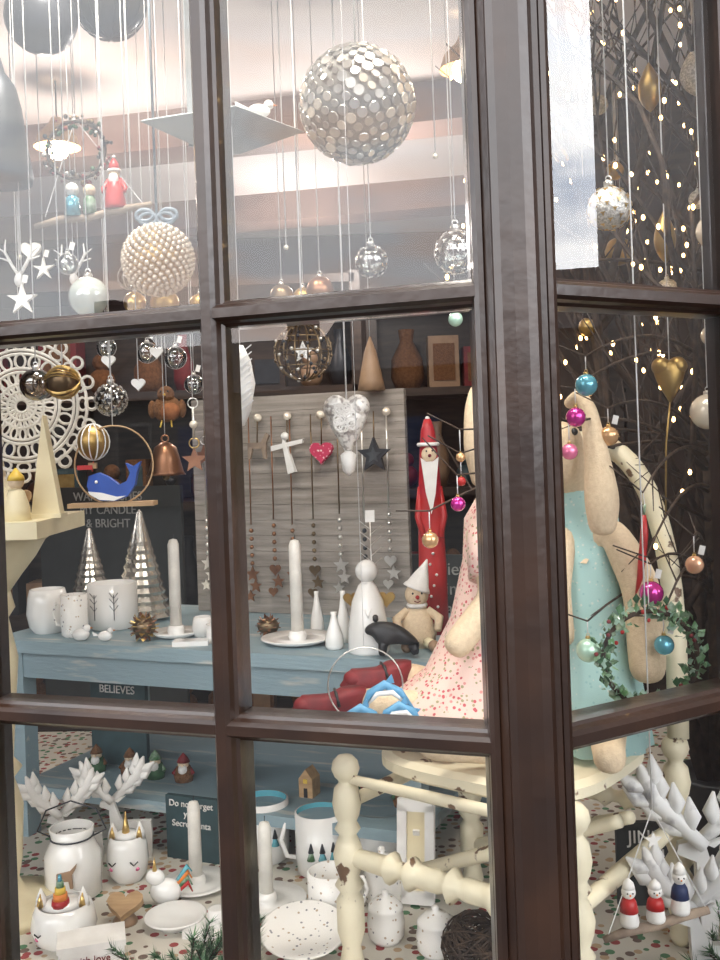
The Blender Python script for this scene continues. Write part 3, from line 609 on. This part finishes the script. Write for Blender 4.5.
b=B('plush_elf_with_pointed_hat',(.082,1.6,TT)); b.loft([((0,0,.0),.026,.022,0),((0,0,.02),.030,.025,0),((0,0,.05),.022,.018,0),((0,0,.068),.010,.010,0)],SKIN,20); b.sph((0,-.002,.083),.019,SKIN,(1,.95,1.05))
b.lathe([(.023,0),(.021,.004),(.018,.008),(.012,.024),(.005,.040),(.001,.05)],MWHITE,18,(0,0,.092),R('Y',22)); b.sph((0,-.020,.081),.0035,RED,seg=8,rg=6); b.sph((-.007,-.018,.087),.0018,BLACK,seg=8,rg=6); b.sph((.007,-.018,.087),.0018,BLACK,seg=8,rg=6); b.tube([(-.005,-.018,.075),(0,-.020,.073),(.005,-.018,.075)],.0008,DRED,5)
for s_ in (-1,1): b.tube([(s_*.016,-.003,.058),(s_*.034,-.010,.045),(s_*.030,-.026,.03)],[.007,.008,.006],SKIN,8); b.tube([(s_*.012,-.012,.010),(s_*.020,-.045,.009)],[.009,.008],CREAMP,8); b.sph((s_*.021,-.052,.010),.010,BEIGE,(.9,1,.9),seg=10,rg=8)
b.ring((0,0,.066),.013,.0045,MWHITE,'Z',16); b.done()
e=empty('black_bear_figurine',(.048,1.525,TT))
skin('body',[(-.024,0,.034),(.0,0,.037),(.022,0,.034),(-.038,0,.046),(-.052,0,.040),(-.024,-.011,.022),(-.026,-.013,.004),(-.024,.011,.022),(-.026,.013,.004),(.022,-.011,.022),(.025,-.013,.004),(.022,.011,.022),(.025,.013,.004)],[(0,1),(1,2),(0,3),(3,4),(0,5),(5,6),(0,7),(7,8),(2,9),(9,10),(2,11),(11,12)],[.015,.016,.015,.012,.006,.008,.006,.008,.006,.008,.006,.008,.006],BLACK,e)
b=B('ears',(0,0,0),parent=e)
for s_ in (-1,1): b.sph((-.034,s_*.008,.060),.0045,BLACK,seg=8,rg=6)
b.done()
b=B('tall_wooden_santa',(.116,1.7,TT)); b.loft([((0,0,0),.024,.016,0),((0,0,.10),.024,.016,0),((0,0,.22),.021,.015,0),((0,0,.30),.016,.013,0),((0,0,.345),.012,.010,0),((0,0,.365),.006,.006,0)],RED,24)
b.sph((0,-.010,.305),.013,SKIN,(1,.8,1)); b.ext([(-.015,.30),(-.012,.275),(-.008,.24),(0,.205),(.008,.24),(.012,.275),(.015,.30),(.006,.293),(-.006,.293)],.012,MWHITE,None,(0,-.017,0)); b.ring((0,0,.322),.0165,.0035,MWHITE,'Z',18)
b.sph((0,-.024,.303),.003,DRED,seg=8,rg=6); b.sph((-.005,-.021,.311),.0016,BLACK,seg=8,rg=6); b.sph((.005,-.021,.311),.0016,BLACK,seg=8,rg=6); b.sph((0,0,.366),.004,MWHITE,seg=10,rg=8)
for s_ in (-1,1): b.tube([(s_*.016,0,.25),(s_*.022,-.006,.2),(s_*.014,-.018,.165)],[.005,.006,.005],RED,8)
for i in range(9): b.sph((.006*math.sin(i*2.1),-.017,.03+.018*i),.0025,MWHITE,seg=6,rg=5)
b.done()
ang=-22.8
bx,by=.05+.922*(-.335)+.387*.345, 1.5-.387*(-.335)+.922*.345
b=B('slatted_grey_display_board',(bx,by,TT),ang)
for i in range(14): b.box((0,0,.016+i*.0305),(.46,.012,.0298),GREYW)
for x in (-.19,.19): b.box((x,.012,.215),(.03,.012,.42),GREYW)
for x in (-.13,-.07,-.005,.065,.14,.2): b.lathe([(.002,0),(.003,.008),(.008,.012),(.008,.018),(.002,.022)],PEARL,12,(x,-.006,.385),R('X',90))
b.done()
def board(t): return (.05+.922*(-.335+t)+.387*.318, 1.5-.387*(-.335+t)+.922*.318)
def chainorn(name,t,zc,fn,col=BRONZE):
    x,y=board(t); b=B(name,(x,y,zc),ang); b.tube([(0,0,.012),(0,.004,1.512-zc)],.0015,col,5); fn(b); b.done()
chainorn('wooden_angel_ornament',-.005,1.44,lambda b:(b.ext([(-.008,-.04),(.008,-.04),(.005,.0),(.004,.018),(0,.03),(-.004,.018),(-.005,0)],.010,MWHITE,R('Y',-14)),b.ext([(-.034,.004),(.034,.018),(.036,.026),(-.034,.014)],.006,MWHITE),b.sph((-.004,0,.032),.008,MWHITE)))
RFL=dotmat('red_floral',(.5,.04,.1),[(.8,.6,.6),(.7,.2,.3)],160,.3)
chainorn('red_heart_ornament',.068,1.44,lambda b:(b.ext(heart(.023),.012,RFL),))
chainorn('dark_star_ornament',.175,1.43,lambda b:(b.ext(star(.034),.008,DGREY),b.ext(star(.016),.010,ZINC)))
chainorn('wooden_deer_ornament',-.07,1.45,lambda b:(b.ext([(-.02,-.02),(-.015,-.02),(-.01,0),(.01,0),(.014,-.02),(.02,-.02),(.02,.01),(.028,.025),(.02,.03),(.010,.012),(-.02,.012)],.006,DRIFT),))
chainorn('wooden_star_keyring',-.19,1.44,lambda b:(b.ext(star(.022),.006,COPPER),b.ring((0,0,.03),.008,.001,SILV,n=14)))
chainorn('wooden_star_keyring',-.125,1.45,lambda b:(b.ext(star(.016),.006,DRIFT),b.ring((0,0,.024),.007,.001,SILV,n=14)))
def beads(col,hrt=False):
    def f(b):
        for i in range(5):
            z=-.016*i; b.sph((0,0,z),.0045,col,seg=8,rg=6)
        b.ext(heart(.012) if hrt else star(.016),.003,col,None,(0,0,-.085)); b.ext(star(.014),.003,col,None,(.006,0,-.108)); b.ext(heart(.010) if hrt else star(.012),.003,col,None,(-.006,0,-.128))
    return f
for t,z,m1,m2,hh in ((-.19,1.31,SILV,SILV,0),(-.14,1.30,SILV,BRONZE,1),(-.09,1.29,COPPER,COPPER,0),(-.04,1.30,COPPER,COPPER,1),(.0,1.29,COPPER,COPPER,0),(.045,1.30,BRONZE,BRONZE,1),(.10,1.31,SILV,BRONZE,0),(.15,1.29,DGREY,SILV,0),(.20,1.32,SILV,SILV,1)): chainorn('star_bead_chain',t,z,beads(m1,hh),m2)
b=B('filigree_silver_heart',(-.018,1.5,1.487)); mheart(b,1.45,nmat('white_silver',(.85,.83,.8),.5,.3,(.45,.42,.4),120,.40,.5,bump=.6,bscale=200))
for i in range(22):
    a=random.uniform(0,6.3); k=random.uniform(.3,1); b.ring((.022*k*math.cos(a),-.019,.004+.018*k*math.sin(a)),random.uniform(.004,.008),.0013,MWHITE,n=12,seg=4)
b.lathe([(.004,0),(.012,-.006),(.009,-.03),(.001,-.038)][::-1],MWHITE,14,(0,0,-.045)); b.string(.03,r=.0014); b.done()
b=B('filigree_ball_ornament',(-.075,1.4,1.583))
for i in range(7):
    a=pi*i/7; b.tube([(.040*math.cos(t)*math.cos(a),.040*math.cos(t)*math.sin(a),.040*math.sin(t)) for t in [2*pi*j/26 for j in range(26)]],.0012,BRONZE,4,True)
for z in (-.02,0,.02): b.ring((0,0,z),math.sqrt(.04**2-z*z),.001,BRONZE,'Z',26,4)
for p in fib(60): b.sph(tuple(p*.040),.0028,random.choice([BRONZE,SILV,DGREY]),seg=6,rg=4)
b.ext(star(.016),.004,SILG); b.string(.04,r=.0013); b.done()
b=B('white_feather_ornament',(-.152,1.3,1.535)); b.loft([((0,0,-.055),.003,.003,0),((0,0,-.035),.012,.006,0),((0,0,0),.019,.008,0),((0,0,.03),.014,.006,0),((.002,0,.05),.003,.003,0)],MWHITE,16)
for i in range(9): b.tube([(0,-.008,-.035+i*.009),(.016,-.005,-.022+i*.009)],.001,STR,4); b.tube([(0,-.008,-.035+i*.009),(-.016,-.005,-.022+i*.009)],.001,STR,4)
b.string(.05); b.done()
b=B('felt_cone_ornament',(.025,1.85,1.60)); b.lathe([(.026,-.05),(.022,-.03),(.012,.02),(.001,.05)],BEIGE,18); b.string(.05); b.done()
b=B('blue_dolphin_ornament',(.006,1.20,1.150)); b.ring((-.010,0,.012),.045,.0009,SILV,n=36)
def dolphin(x,z,s,y=0):
    b.tube([(x-s,y,z-s*.5),(x-s*.7,y,z+s*.05),(x-.1*s,y,z+s*.38),(x+s*.5,y,z+.1*s),(x+s,y,z-s*.6)],[.002,.005,.0058,.0045,.002],LBLUE,12)
    b.tube([(x-s*.8,y-.003,z-s*.38),(x-s*.4,y-.004,z+s*.06),(x+s*.2,y-.004,z+s*.10),(x+s*.7,y-.003,z-s*.32)],[.001,.0035,.0035,.001],WHITE,10)
    b.ext([(0,0),(s*.3,s*.35),(s*.4,.0)],.003,LBLUE,None,(x-.1*s,y,z+s*.45)); b.ext([(0,0),(s*.35,-.1*s),(.1*s,-s*.35)],.004,LBLUE,None,(x+s*.95,y,z-s*.55))
dolphin(.016,.0,.030); dolphin(.032,-.022,.026,-.008); dolphin(-.014,-.022,.026,-.014)
b.tube([(-.05,0,-.038),(.05,0,-.038)],.0025,WOOD,8); b.string(.057,r=.0004,x=-.010); b.done()
# ---------------------------------------------------------------- under shelf / platform
def sign(name,x,y,z,w,h,lines,m=TEALS,rz=ang,sz=.02,tm=MWHITE):
    e=empty(name,(x,y,z)); e.rotation_euler=(0,0,math.radians(rz)); b=B('board',(0,0,0),parent=e); b.box((0,0,h/2),(w,.01,h),m); b.done()
    for i,t in enumerate(lines): text(t,(0,-.0062,h-sz*.8-i*sz*1.1),sz,tm,0,e)
sign('house_believes_sign',-.475,1.9,SH,.125,.183,['HOUSE','BELIEVES'],sz=.021)
sign('secret_santa_sign',-.30,1.665,FL,.10,.105,['Do not forget','your','Secret Santa'],TEALS,sz=.015)
sign('jingle_bells_sign',.405,1.45,FL,.11,.12,['JINGLE','BELLS'],CHALK,rz=0,sz=.026)
sign('believe_chalkboard',.17,1.95,FL,.22,.46,['believe','in','magic'],CHALK,rz=ang,sz=.035,tm=CHK)
sign('christmas_slogan_board',-.62,2.45,FL,.42,.60,['WARM WISHES','MY CANDLE','& BRIGHT'],CHALK,rz=ang,sz=.03,tm=CHK)
random.seed(11)
for i,t in enumerate((-.66,-.585,-.53,-.47,-.14,-.05)):
    x=.05+.922*t+.387*.12; y=1.5-.387*t+.922*.12
    b=B('gnome_figurine',(x,y,SH)); cc=random.choice([DRED,GREEN,FIR,BROWNP,DRED]); b.lathe([(.016,0),(.018,.01),(.013,.026)],random.choice([GREEN,BROWNP,RUST,FIR]),14); b.sph((0,0,.030),.010,SKIN); b.lathe([(.012,.034),(.008,.042),(.001,.050)],cc,12); b.sph((0,-.009,.022),.009,MWHITE,seg=10,rg=8); b.sph((0,-.012,.031),.003,SKIN,seg=6,rg=5)
    for s_ in (-1,1): b.tube([(s_*.011,0,.022),(s_*.018,-.006,.014)],.004,cc,6)
    b.done()
for t,m_ in ((-.36,WHITE),(-.22,WOOD)):
    x=.05+.922*t+.387*.12; y=1.5-.387*t+.922*.12
    b=B('ceramic_house_ornament',(x,y,SH),ang); k=1.0 if m_ is WHITE else .7; b.ext([(-.018*k,0),(.018*k,0),(.018*k,.045*k),(0,.068*k),(-.018*k,.045*k)],.03,m_); b.box((0,-.0155,.012*k),(.009*k,.002,.022*k),BLACK); b.box((0,-.0155,.04*k),(.01*k,.002,.01*k),YEL); b.done()
def churnx(b,r,h):
    b.tube([(-r*.78,0,h*.86),(-r*1.25,0,h*.95),(-r*.9,0,h*1.25),(0,0,h*1.38),(r*.9,0,h*1.25),(r*1.25,0,h*.95),(r*.78,0,h*.86)],.0014,DGREY,6)
    b.ring((0,0,h*.86),r*.75,.0014,DGREY,'Z',24)
    b.ext([(-.012,-.014),(-.008,-.014),(-.006,-.003),(.006,-.003),(.008,-.014),(.012,-.014),(.011,.006),(.016,.014),(.018,.022),(.008,.012),(-.012,.008)],.006,BEIGE,None,(0,-r*1.0,h*.4))
vessel('reindeer_milk_churn_pot',-.468,1.55,FL,.043,.105,WHITE,shape='churn',extra=churnx)
def unicorn(rain):
    def f(b,r,h):
        y=-r*.75
        b.lathe([(r*.7,h*.96),(r*.5,h*1.08),(.001,h*1.14)],WHITE,20)
        if rain:
            for i,m_ in enumerate((RED,ORA,YEL,GREEN,SKYB)): b.lathe([(.013-.0024*i,0),(.012-.0024*i,.009)],m_,12,(0,-r*.3,h*1.02+i*.0085))
        else: b.lathe([(.007,0),(.005,.012),(.001,.036)],GOLD,12,(0,-r*.2,h*1.05))
        for s_ in (-1,1):
            b.lathe([(.009,0),(.007,.012),(.0005,.026)],WHITE,10,(s_*r*.7,-r*.1,h*.95)); b.lathe([(.006,0),(.004,.010),(.0005,.018)],GOLD,10,(s_*r*.7,-r*.1-.004,h*.97))
            b.tube([(s_*r*.55-.006,y-.008,h*.55),(s_*r*.55,y-.010,h*.48),(s_*r*.55+.006,y-.006,h*.55)],.0011,BLACK,4)
            b.sph((s_*r*.62,-r*.78,h*.36),.005,PINK,(1,.5,.7),seg=8,rg=6)
    return f
vessel('unicorn_pot',-.395,1.6,FL,.031,.07,WHITE,shape='pot',extra=unicorn(False)); vessel('rainbow_unicorn_bowl',-.438,1.4,FL,.042,.055,WHITE,shape='pot',extra=unicorn(True))
def mugart(b,r,h):
    for a in (-110,-85,-60):
        x=r*1.01*math.cos(math.radians(a)); y=r*1.01*math.sin(math.radians(a)); b.lathe([(.007,0),(.001,.018)],random.choice([GREEN,DGREY,TEALC]),8,(x,y,h*.35)); b.lathe([(.005,.012),(.001,.026)],DGREY,8,(x,y,h*.35))
vessel('illustrated_mug',-.085,1.6,FL,.041,.098,WHITE,TEALC,handle=-1,extra=mugart); vessel('teal_lined_mug',-.182,1.66,FL,.042,.10,WHITE,TEALC,handle=-1,extra=mugart)
vessel('illustrated_mug',-.065,1.45,FL,.034,.066,SPOT,shape='mug',handle=1); vessel('teal_lined_mug',.01,1.62,FL,.04,.09,WHITE,TEALC,handle=-1)
candle('candle_in_holder',-.28,1.56,FL,.135,.055); candle('candle_in_holder',-.163,1.49,FL,.125,.06)
def lidjar(x,y,r,h):
    b=B('lidded_white_jar',(x,y,FL)); b.lathe([(r*.7,0),(r*.95,h*.12),(r,h*.4),(r*.9,h*.62),(r*.95,h*.64),(r*.9,h*.7),(r*.5,h*.85),(r*.15,h*.9),(r*.2,h*.96),(r*.1,h)],SPOT,24); b.done()
lidjar(.012,1.37,.026,.07); lidjar(.078,1.33,.027,.065); lidjar(.01,1.48,.03,.085)
def plate(name,x,y,r,m,tilt=0,lift=.0):
    b=B(name,(x,y,FL+lift)); b.lathe([(r*.6,0),(r*.62,.003),(r*.98,.012),(r,.014),(r*.96,.015),(r*.6,.005),(.001,.004)],m,36,M=R('X',tilt)); b.done()
plate('patterned_plate',-.10,1.36,.060,SPOT,12,.013); plate('white_plate',-.29,1.44,.045,WHITE)
b=B('star_candle_holder',(-.225,1.41,FL)); b.ext(star(.05,.55),.012,WHITE,R('X',90),(0,0,.006)); b.lathe([(.014,.010),(.013,.035),(.010,.035)],WHITE,14); b.done()
vessel('white_ceramic_pot',-.215,1.58,FL,.018,.05,WHITE,shape='pot')
b=B('wooden_heart_dish',(-.365,1.45,FL)); b.ext(heart(.026),.010,WOOD,R('X',-65),(0,0,.026)); b.lathe([(.018,0),(.018,.004),(.006,.02)],BEIGE,16); b.done()
b=B('striped_unicorn_ornament',(-.315,1.50,FL)); b.sph((0,0,.022),.02,WHITE,(1.2,.8,1)); b.sph((-.014,-.006,.046),.012,WHITE,(1.2,.8,1)); b.lathe([(.004,0),(.0004,.02)],GOLD,8,(-.014,-.008,.056))
for i,m_ in enumerate((RED,GREEN,ORA,TEALC)): b.tube([(.018,.0,.02+.006*i),(.034,0,.034+.008*i),(.040,0,.02+.01*i)],[.003,.004,.001],m_,8)
b.done()
b=B('white_gift_box',(-.385,1.345,FL),15); b.box((0,0,.014),(.085,.05,.028),MWHITE); b.box((0,0,.03),(.089,.054,.008),MWHITE); text('with love',(0,-.0275,.014),.013,DRED,0,b.done(),'lettering')
b=B('white_photo_frame',(.058,1.47,FL+.002),-15)
M=R('X',-10)
for c_,d_ in (((0,0,.01),(.055,.012,.018)),((0,0,.14),(.055,.012,.018)),((-.021,0,.075),(.014,.012,.13)),((.021,0,.075),(.014,.012,.13))): b.box((0,0,0),d_,MWHITE,M@T(*c_))
b.box((0,0,0),(.035,.004,.12),CREAMP,M@T(0,.004,.075)); b.box((0,.035,.05),(.01,.004,.11),MWHITE,R('X',18)); b.done()
b=B('dark_wicker_nest',(.125,1.27,FL+.04))
for i in range(60):
    q=Matrix.Rotation(random.uniform(-.9,.9),3,'X')@Matrix.Rotation(random.uniform(-.9,.9),3,'Y'); rr_=random.uniform(.03,.045); b.tube([tuple(q@Vector((rr_*math.cos(t),rr_*math.sin(t),0))) for t in [2*pi*j/14 for j in range(14)]],.0012,BARK,4,True)
b.done()
def reindeer(name,x,y,z,s,rz=0,m=MWHITE,at=1.0):
    b=B(name,(x,y,z),rz)
    L=[(-.055,0),(-.04,0),(-.036,.05),(.03,.05),(.034,0),(.048,0),(.052,.06),(.05,.10),(-.03,.10),(-.045,.14),(-.052,.165),(-.085,.155),(-.088,.142),(-.062,.132),(-.06,.08)]
    b.ext([(p[0]*s,p[1]*s) for p in L],.016*s,m)
    b.ext([(0,0),(.03*s,.012*s),(.01*s,-.004*s)],.01*s,m,None,(-.048*s,.0,.155*s))
    for sg,yy in ((1,.012),(-1,-.012)):
        base=Vector((-.052*s,yy*s,.155*s)); pts=[base]
        for i in range(6):
            pts.append(pts[-1]+Vector((sg*.020*s*(1 if i<3 else .4),0,.019*s)))
        b.tube(pts,[a*s*at for a in (.008,.009,.011,.012,.011,.009,.002)],m,8)
        for i in (1,2,3,4):
            p=pts[i]; b.tube([p,p+Vector((-sg*.006*s,0,.022*s)),p+Vector((-sg*.002*s,0,.048*s))],[.006*s*at,.010*s*at,.002*s],m,8)
            b.tube([p,p+Vector((sg*.026*s,0,.006*s)),p+Vector((sg*.045*s,0,.022*s))],[.006*s*at,.010*s*at,.002*s],m,8)
    b.done()
reindeer('white_wooden_reindeer',-.405,1.685,FL,.62,0,at=1.25); reindeer('white_wooden_reindeer',-.475,1.63,FL,.62,10,at=1.25)
WW=nmat('whitewashed_wood',(.80,.80,.79),.7,0,(.3,.3,.32),24,.3,.42)
reindeer('white_wooden_reindeer',.475,1.29,FL,.95,-10,WW,1.2); reindeer('white_wooden_reindeer',.415,1.19,FL,.72,0,WW,1.3)
b=B('three_snowpeople_on_driftwood',(.315,1.13,.897))
b.tube([(-.060,0,-.016),(-.03,0,-.006),(.0,0,-.002),(.03,0,.008),(.060,0,.014)],[.004,.006,.0055,.006,.0045],DRIFT,8)
for x,z,h,cl in ((-.03,.0,.052,RED),(0,.004,.046,RED),(.028,.012,.056,NAVY)):
    b.lathe([(.010,0),(.011,h*.08),(.008,h*.5),(.0045,h*.62)],MWHITE,14,(x,0,z)); b.lathe([(.0105,h*.3),(.0088,h*.5),(.0055,h*.6)],cl,14,(x,0,z)); b.sph((x,0,z+h*.72),.008,MWHITE); b.lathe([(.0075,h*.8),(.006,h*.92),(.001,h*1.02)],MWHITE,10,(x,0,z))
    b.sph((x-.003,-.0075,z+h*.74),.001,BLACK,seg=6,rg=4); b.sph((x+.003,-.0075,z+h*.74),.001,BLACK,seg=6,rg=4); b.sph((x,-.008,z+h*.70),.0012,ORA,seg=6,rg=4)
b.tube([(-.055,0,-.012),(0,0,.13)],.0007,STR,4); b.tube([(.058,0,.014),(0,0,.13)],.0007,STR,4); b.ext(star(.010),.003,MWHITE,None,(0,0,.095)); b.string(.13,r=.0009); b.done()
def fir(name,x,y,z,L,rz):
    b=B(name,(x,y,z),rz)
    for k in range(6):
        a=random.uniform(-1.0,1.0); d=Vector((math.sin(a),random.uniform(-.2,.2),math.cos(a)*.9)).normalized(); ll=L*random.uniform(.7,1.1)
        b.tube([(0,0,0),tuple(d*ll*.5),tuple(d*ll+Vector((0,0,-.006)))],[.002,.0015,.0008],BARK,4)
        for i in range(170):
            t=random.uniform(.1,1); p=d*ll*t; w=d.orthogonal().normalized(); w=Matrix.Rotation(random.uniform(0,6.28),3,d)@w; q=p+(w*.8+d*.6)*random.uniform(.012,.019); sd=w.cross(d)*.0010
            b.add([tuple(p-sd),tuple(p+sd),tuple(q)],[[0,1,2]],random.choice([FIR,FIR,LG]),False)
    b.done()
for x,y in ((-.20,1.23),(-.24,1.245),(-.155,1.215)): fir('fir_sprig',x,y,FL,.105,random.uniform(-20,20))
for x,y in ((.42,1.17),(.44,1.20),(.455,1.18)): fir('fir_sprig',x,y,FL,.11,random.uniform(-20,20))
# ---------------------------------------------------------------- back room
random.seed(5)
def shelving(name,x,y,w,rz,nsh=6,z0=0,h=2.1):
    b=B(name,(x,y,z0),rz)
    for s_ in (-1,1): b.box((s_*w/2,0,h/2),(.03,.3,h),DARKW)
    b.box((0,.14,h/2),(w,.02,h),DARKW)
    for i in range(nsh+1): b.box((0,0,.02+i*(h-.04)/nsh),(w,.3,.025),DARKW)
    mm=[DRED,BROWNP,BROWNP,BEIGE,TEALS,BEIGE,DARKW,COPPER,DGREY,MGOLD,DGREY,BROWNP]
    for i in range(nsh):
        xx=-w/2+.06; zb=.0325+i*(h-.04)/nsh
        while xx<w/2-.08:
            ww=random.uniform(.05,.11); hh_=random.uniform(.08,.24); m_=random.choice(mm); k=random.random()
            if k<.35: b.box((xx+ww/2,-.02,zb+hh_/2),(ww,.1,hh_),m_); b.box((xx+ww/2,-.072,zb+hh_/2),(ww*.7,.004,hh_*.7),random.choice(mm))
            elif k<.7: b.lathe([(ww*.35,0),(ww*.5,hh_*.2),(ww*.48,hh_*.5),(ww*.2,hh_*.8),(ww*.25,hh_)],m_,14,(xx+ww/2,-.03,zb))
            else: b.sph((xx+ww/2,-.03,zb+ww*.45),ww*.45,m_); b.sph((xx+ww/2,-.03,zb+ww*1.1),ww*.3,m_)
            xx+=ww+random.uniform(.01,.05)
    b.done()
shelving('gift_shelving_unit',-.75,3.0,1.5,0,h=1.95); shelving('gift_shelving_unit',.55,3.3,1.0,0,h=1.95); shelving('gift_shelving_unit',1.40,2.7,.9,-35,h=2.3)
for x,y,z,w,h,c_ in ((.84,2.15,1.28,.16,.24,MWHITE),(.80,2.08,.98,.14,.16,MWHITE)):
    b=B('framed_picture',(x,y,0),-10); b.box((0,0,z),(w,.02,h),DARKW); b.box((0,-.011,z),(w*.84,.004,h*.88),c_); b.ext(heart(.03),.003,NAVY,None,(0,-.014,z+.02)); b.box((0,.02,z/2),(.03,.02,z),DARKW); b.done()
for x,y,z in ((.25,2.1,2.24),(-.7,2.4,2.20),(.9,2.8,2.15)):
    b=B('pendant_lamp',(x,y,z)); b.sph((0,0,-.012),.028,BULB); b.lathe([(.055,-.01),(.045,.02),(.02,.045),(.012,.06)],WOOD,24,cap=False); b.tube([(0,0,.055),(0,0,CEIL-z)],.002,BLACK,6); b.done()
b=B('dark_folding_screen',(.80,2.52,0),-18)
for i in range(3): b.box((-.26+i*.27,0.01*(i%2),1.16),(.262,.02,2.3),DARKW); b.box((-.26+i*.27,.01*(i%2)-.012,1.6),(.20,.006,1.0),PLAS)
b.done()
# ---------------------------------------------------------------- lights, world, camera
def light(name,typ,loc,e,col,size=.1,rot=None,spot=None):
    l=bpy.data.lights.new(name,typ); l.energy=e; l.color=col
    l.shadow_soft_size=size
    if spot: l.spot_size=math.radians(spot); l.spot_blend=.6
    o=bpy.data.objects.new(name,l); o.location=loc; C.objects.link(o)
    if rot: o.rotation_euler=[math.radians(a) for a in rot]
    return o
light('added_display_spot','SPOT',(-.35,1.28,2.32),25,(1,.93,.83),.08,(14,0,0),95)  # these three spots are added to brighten the display, no fittings there
light('added_display_spot','SPOT',(.05,1.15,2.32),23,(1,.93,.83),.08,(14,0,0),95)
light('added_display_spot','SPOT',(.30,1.15,2.32),13,(1,.93,.83),.08,(4,0,0),70)
light('added_room_fill','POINT',(-.7,2.4,2.08),8,(1,.84,.74),.06); light('added_room_fill','POINT',(.05,2.6,2.0),10,(1,.93,.88),.06); light('added_room_fill','POINT',(-.2,3.4,2.0),8,(1,.9,.84),.06); light('added_room_fill','POINT',(1.1,3.1,2.0),3,(1,.7,.42),.06)  # point fills added to brighten the ceiling and back room
w=bpy.data.worlds.new('sky'); bpy.context.scene.world=w; w.use_nodes=True; nt=w.node_tree; n=nt.nodes; l=nt.links
bg=n['Background']; tc=n.new('ShaderNodeTexCoord'); mp=n.new('ShaderNodeMapping'); mp.inputs['Scale'].default_value=(1.5,1.5,6)
l.new(tc.outputs['Generated'],mp.inputs[0]); nz=n.new('ShaderNodeTexNoise'); nz.inputs['Scale'].default_value=1.7; nz.inputs['Detail'].default_value=5; l.new(mp.outputs[0],nz.inputs['Vector'])
r=n.new('ShaderNodeValToRGB'); cr=r.color_ramp; cr.elements[0].position=.34; cr.elements[0].color=(.50,.55,.64,1); cr.elements[1].position=.66; cr.elements[1].color=(1,.82,.74,1)
e=cr.elements.new(.46); e.color=(1,1,1,1); e=cr.elements.new(.56); e.color=(.92,.95,1,1)
l.new(nz.outputs['Fac'],r.inputs[0]); l.new(r.outputs[0],bg.inputs[0])
dp=n.new('ShaderNodeVectorMath'); dp.operation='DOT_PRODUCT'; gd=Vector((.95,-.30,.3)).normalized(); dp.inputs[1].default_value=gd; l.new(tc.outputs['Generated'],dp.inputs[0])
pw=n.new('ShaderNodeMath'); pw.operation='POWER'; mxm=n.new('ShaderNodeMath'); mxm.operation='MAXIMUM'; mxm.inputs[1].default_value=0; l.new(dp.outputs['Value'],mxm.inputs[0]); l.new(mxm.outputs[0],pw.inputs[0]); pw.inputs[1].default_value=14
ma=n.new('ShaderNodeMath'); ma.operation='MULTIPLY_ADD'; ma.inputs[1].default_value=9; ma.inputs[2].default_value=5.8; l.new(pw.outputs[0],ma.inputs[0]); l.new(ma.outputs[0],bg.inputs[1])
cam=bpy.data.cameras.new('camera'); co=bpy.data.objects.new('camera',cam); C.objects.link(co)
cam.lens=37.5; cam.sensor_width=36; cam.sensor_fit='AUTO'; cam.shift_y=-35/960; cam.clip_start=.02
co.matrix_world=Matrix.Translation((0,0,1.45))@Matrix.Rotation(pi/2,4,'X')@Matrix.Rotation(math.radians(-2.06),4,'Z')
bpy.context.scene.camera=co
bpy.context.scene.view_settings.view_transform='Standard'
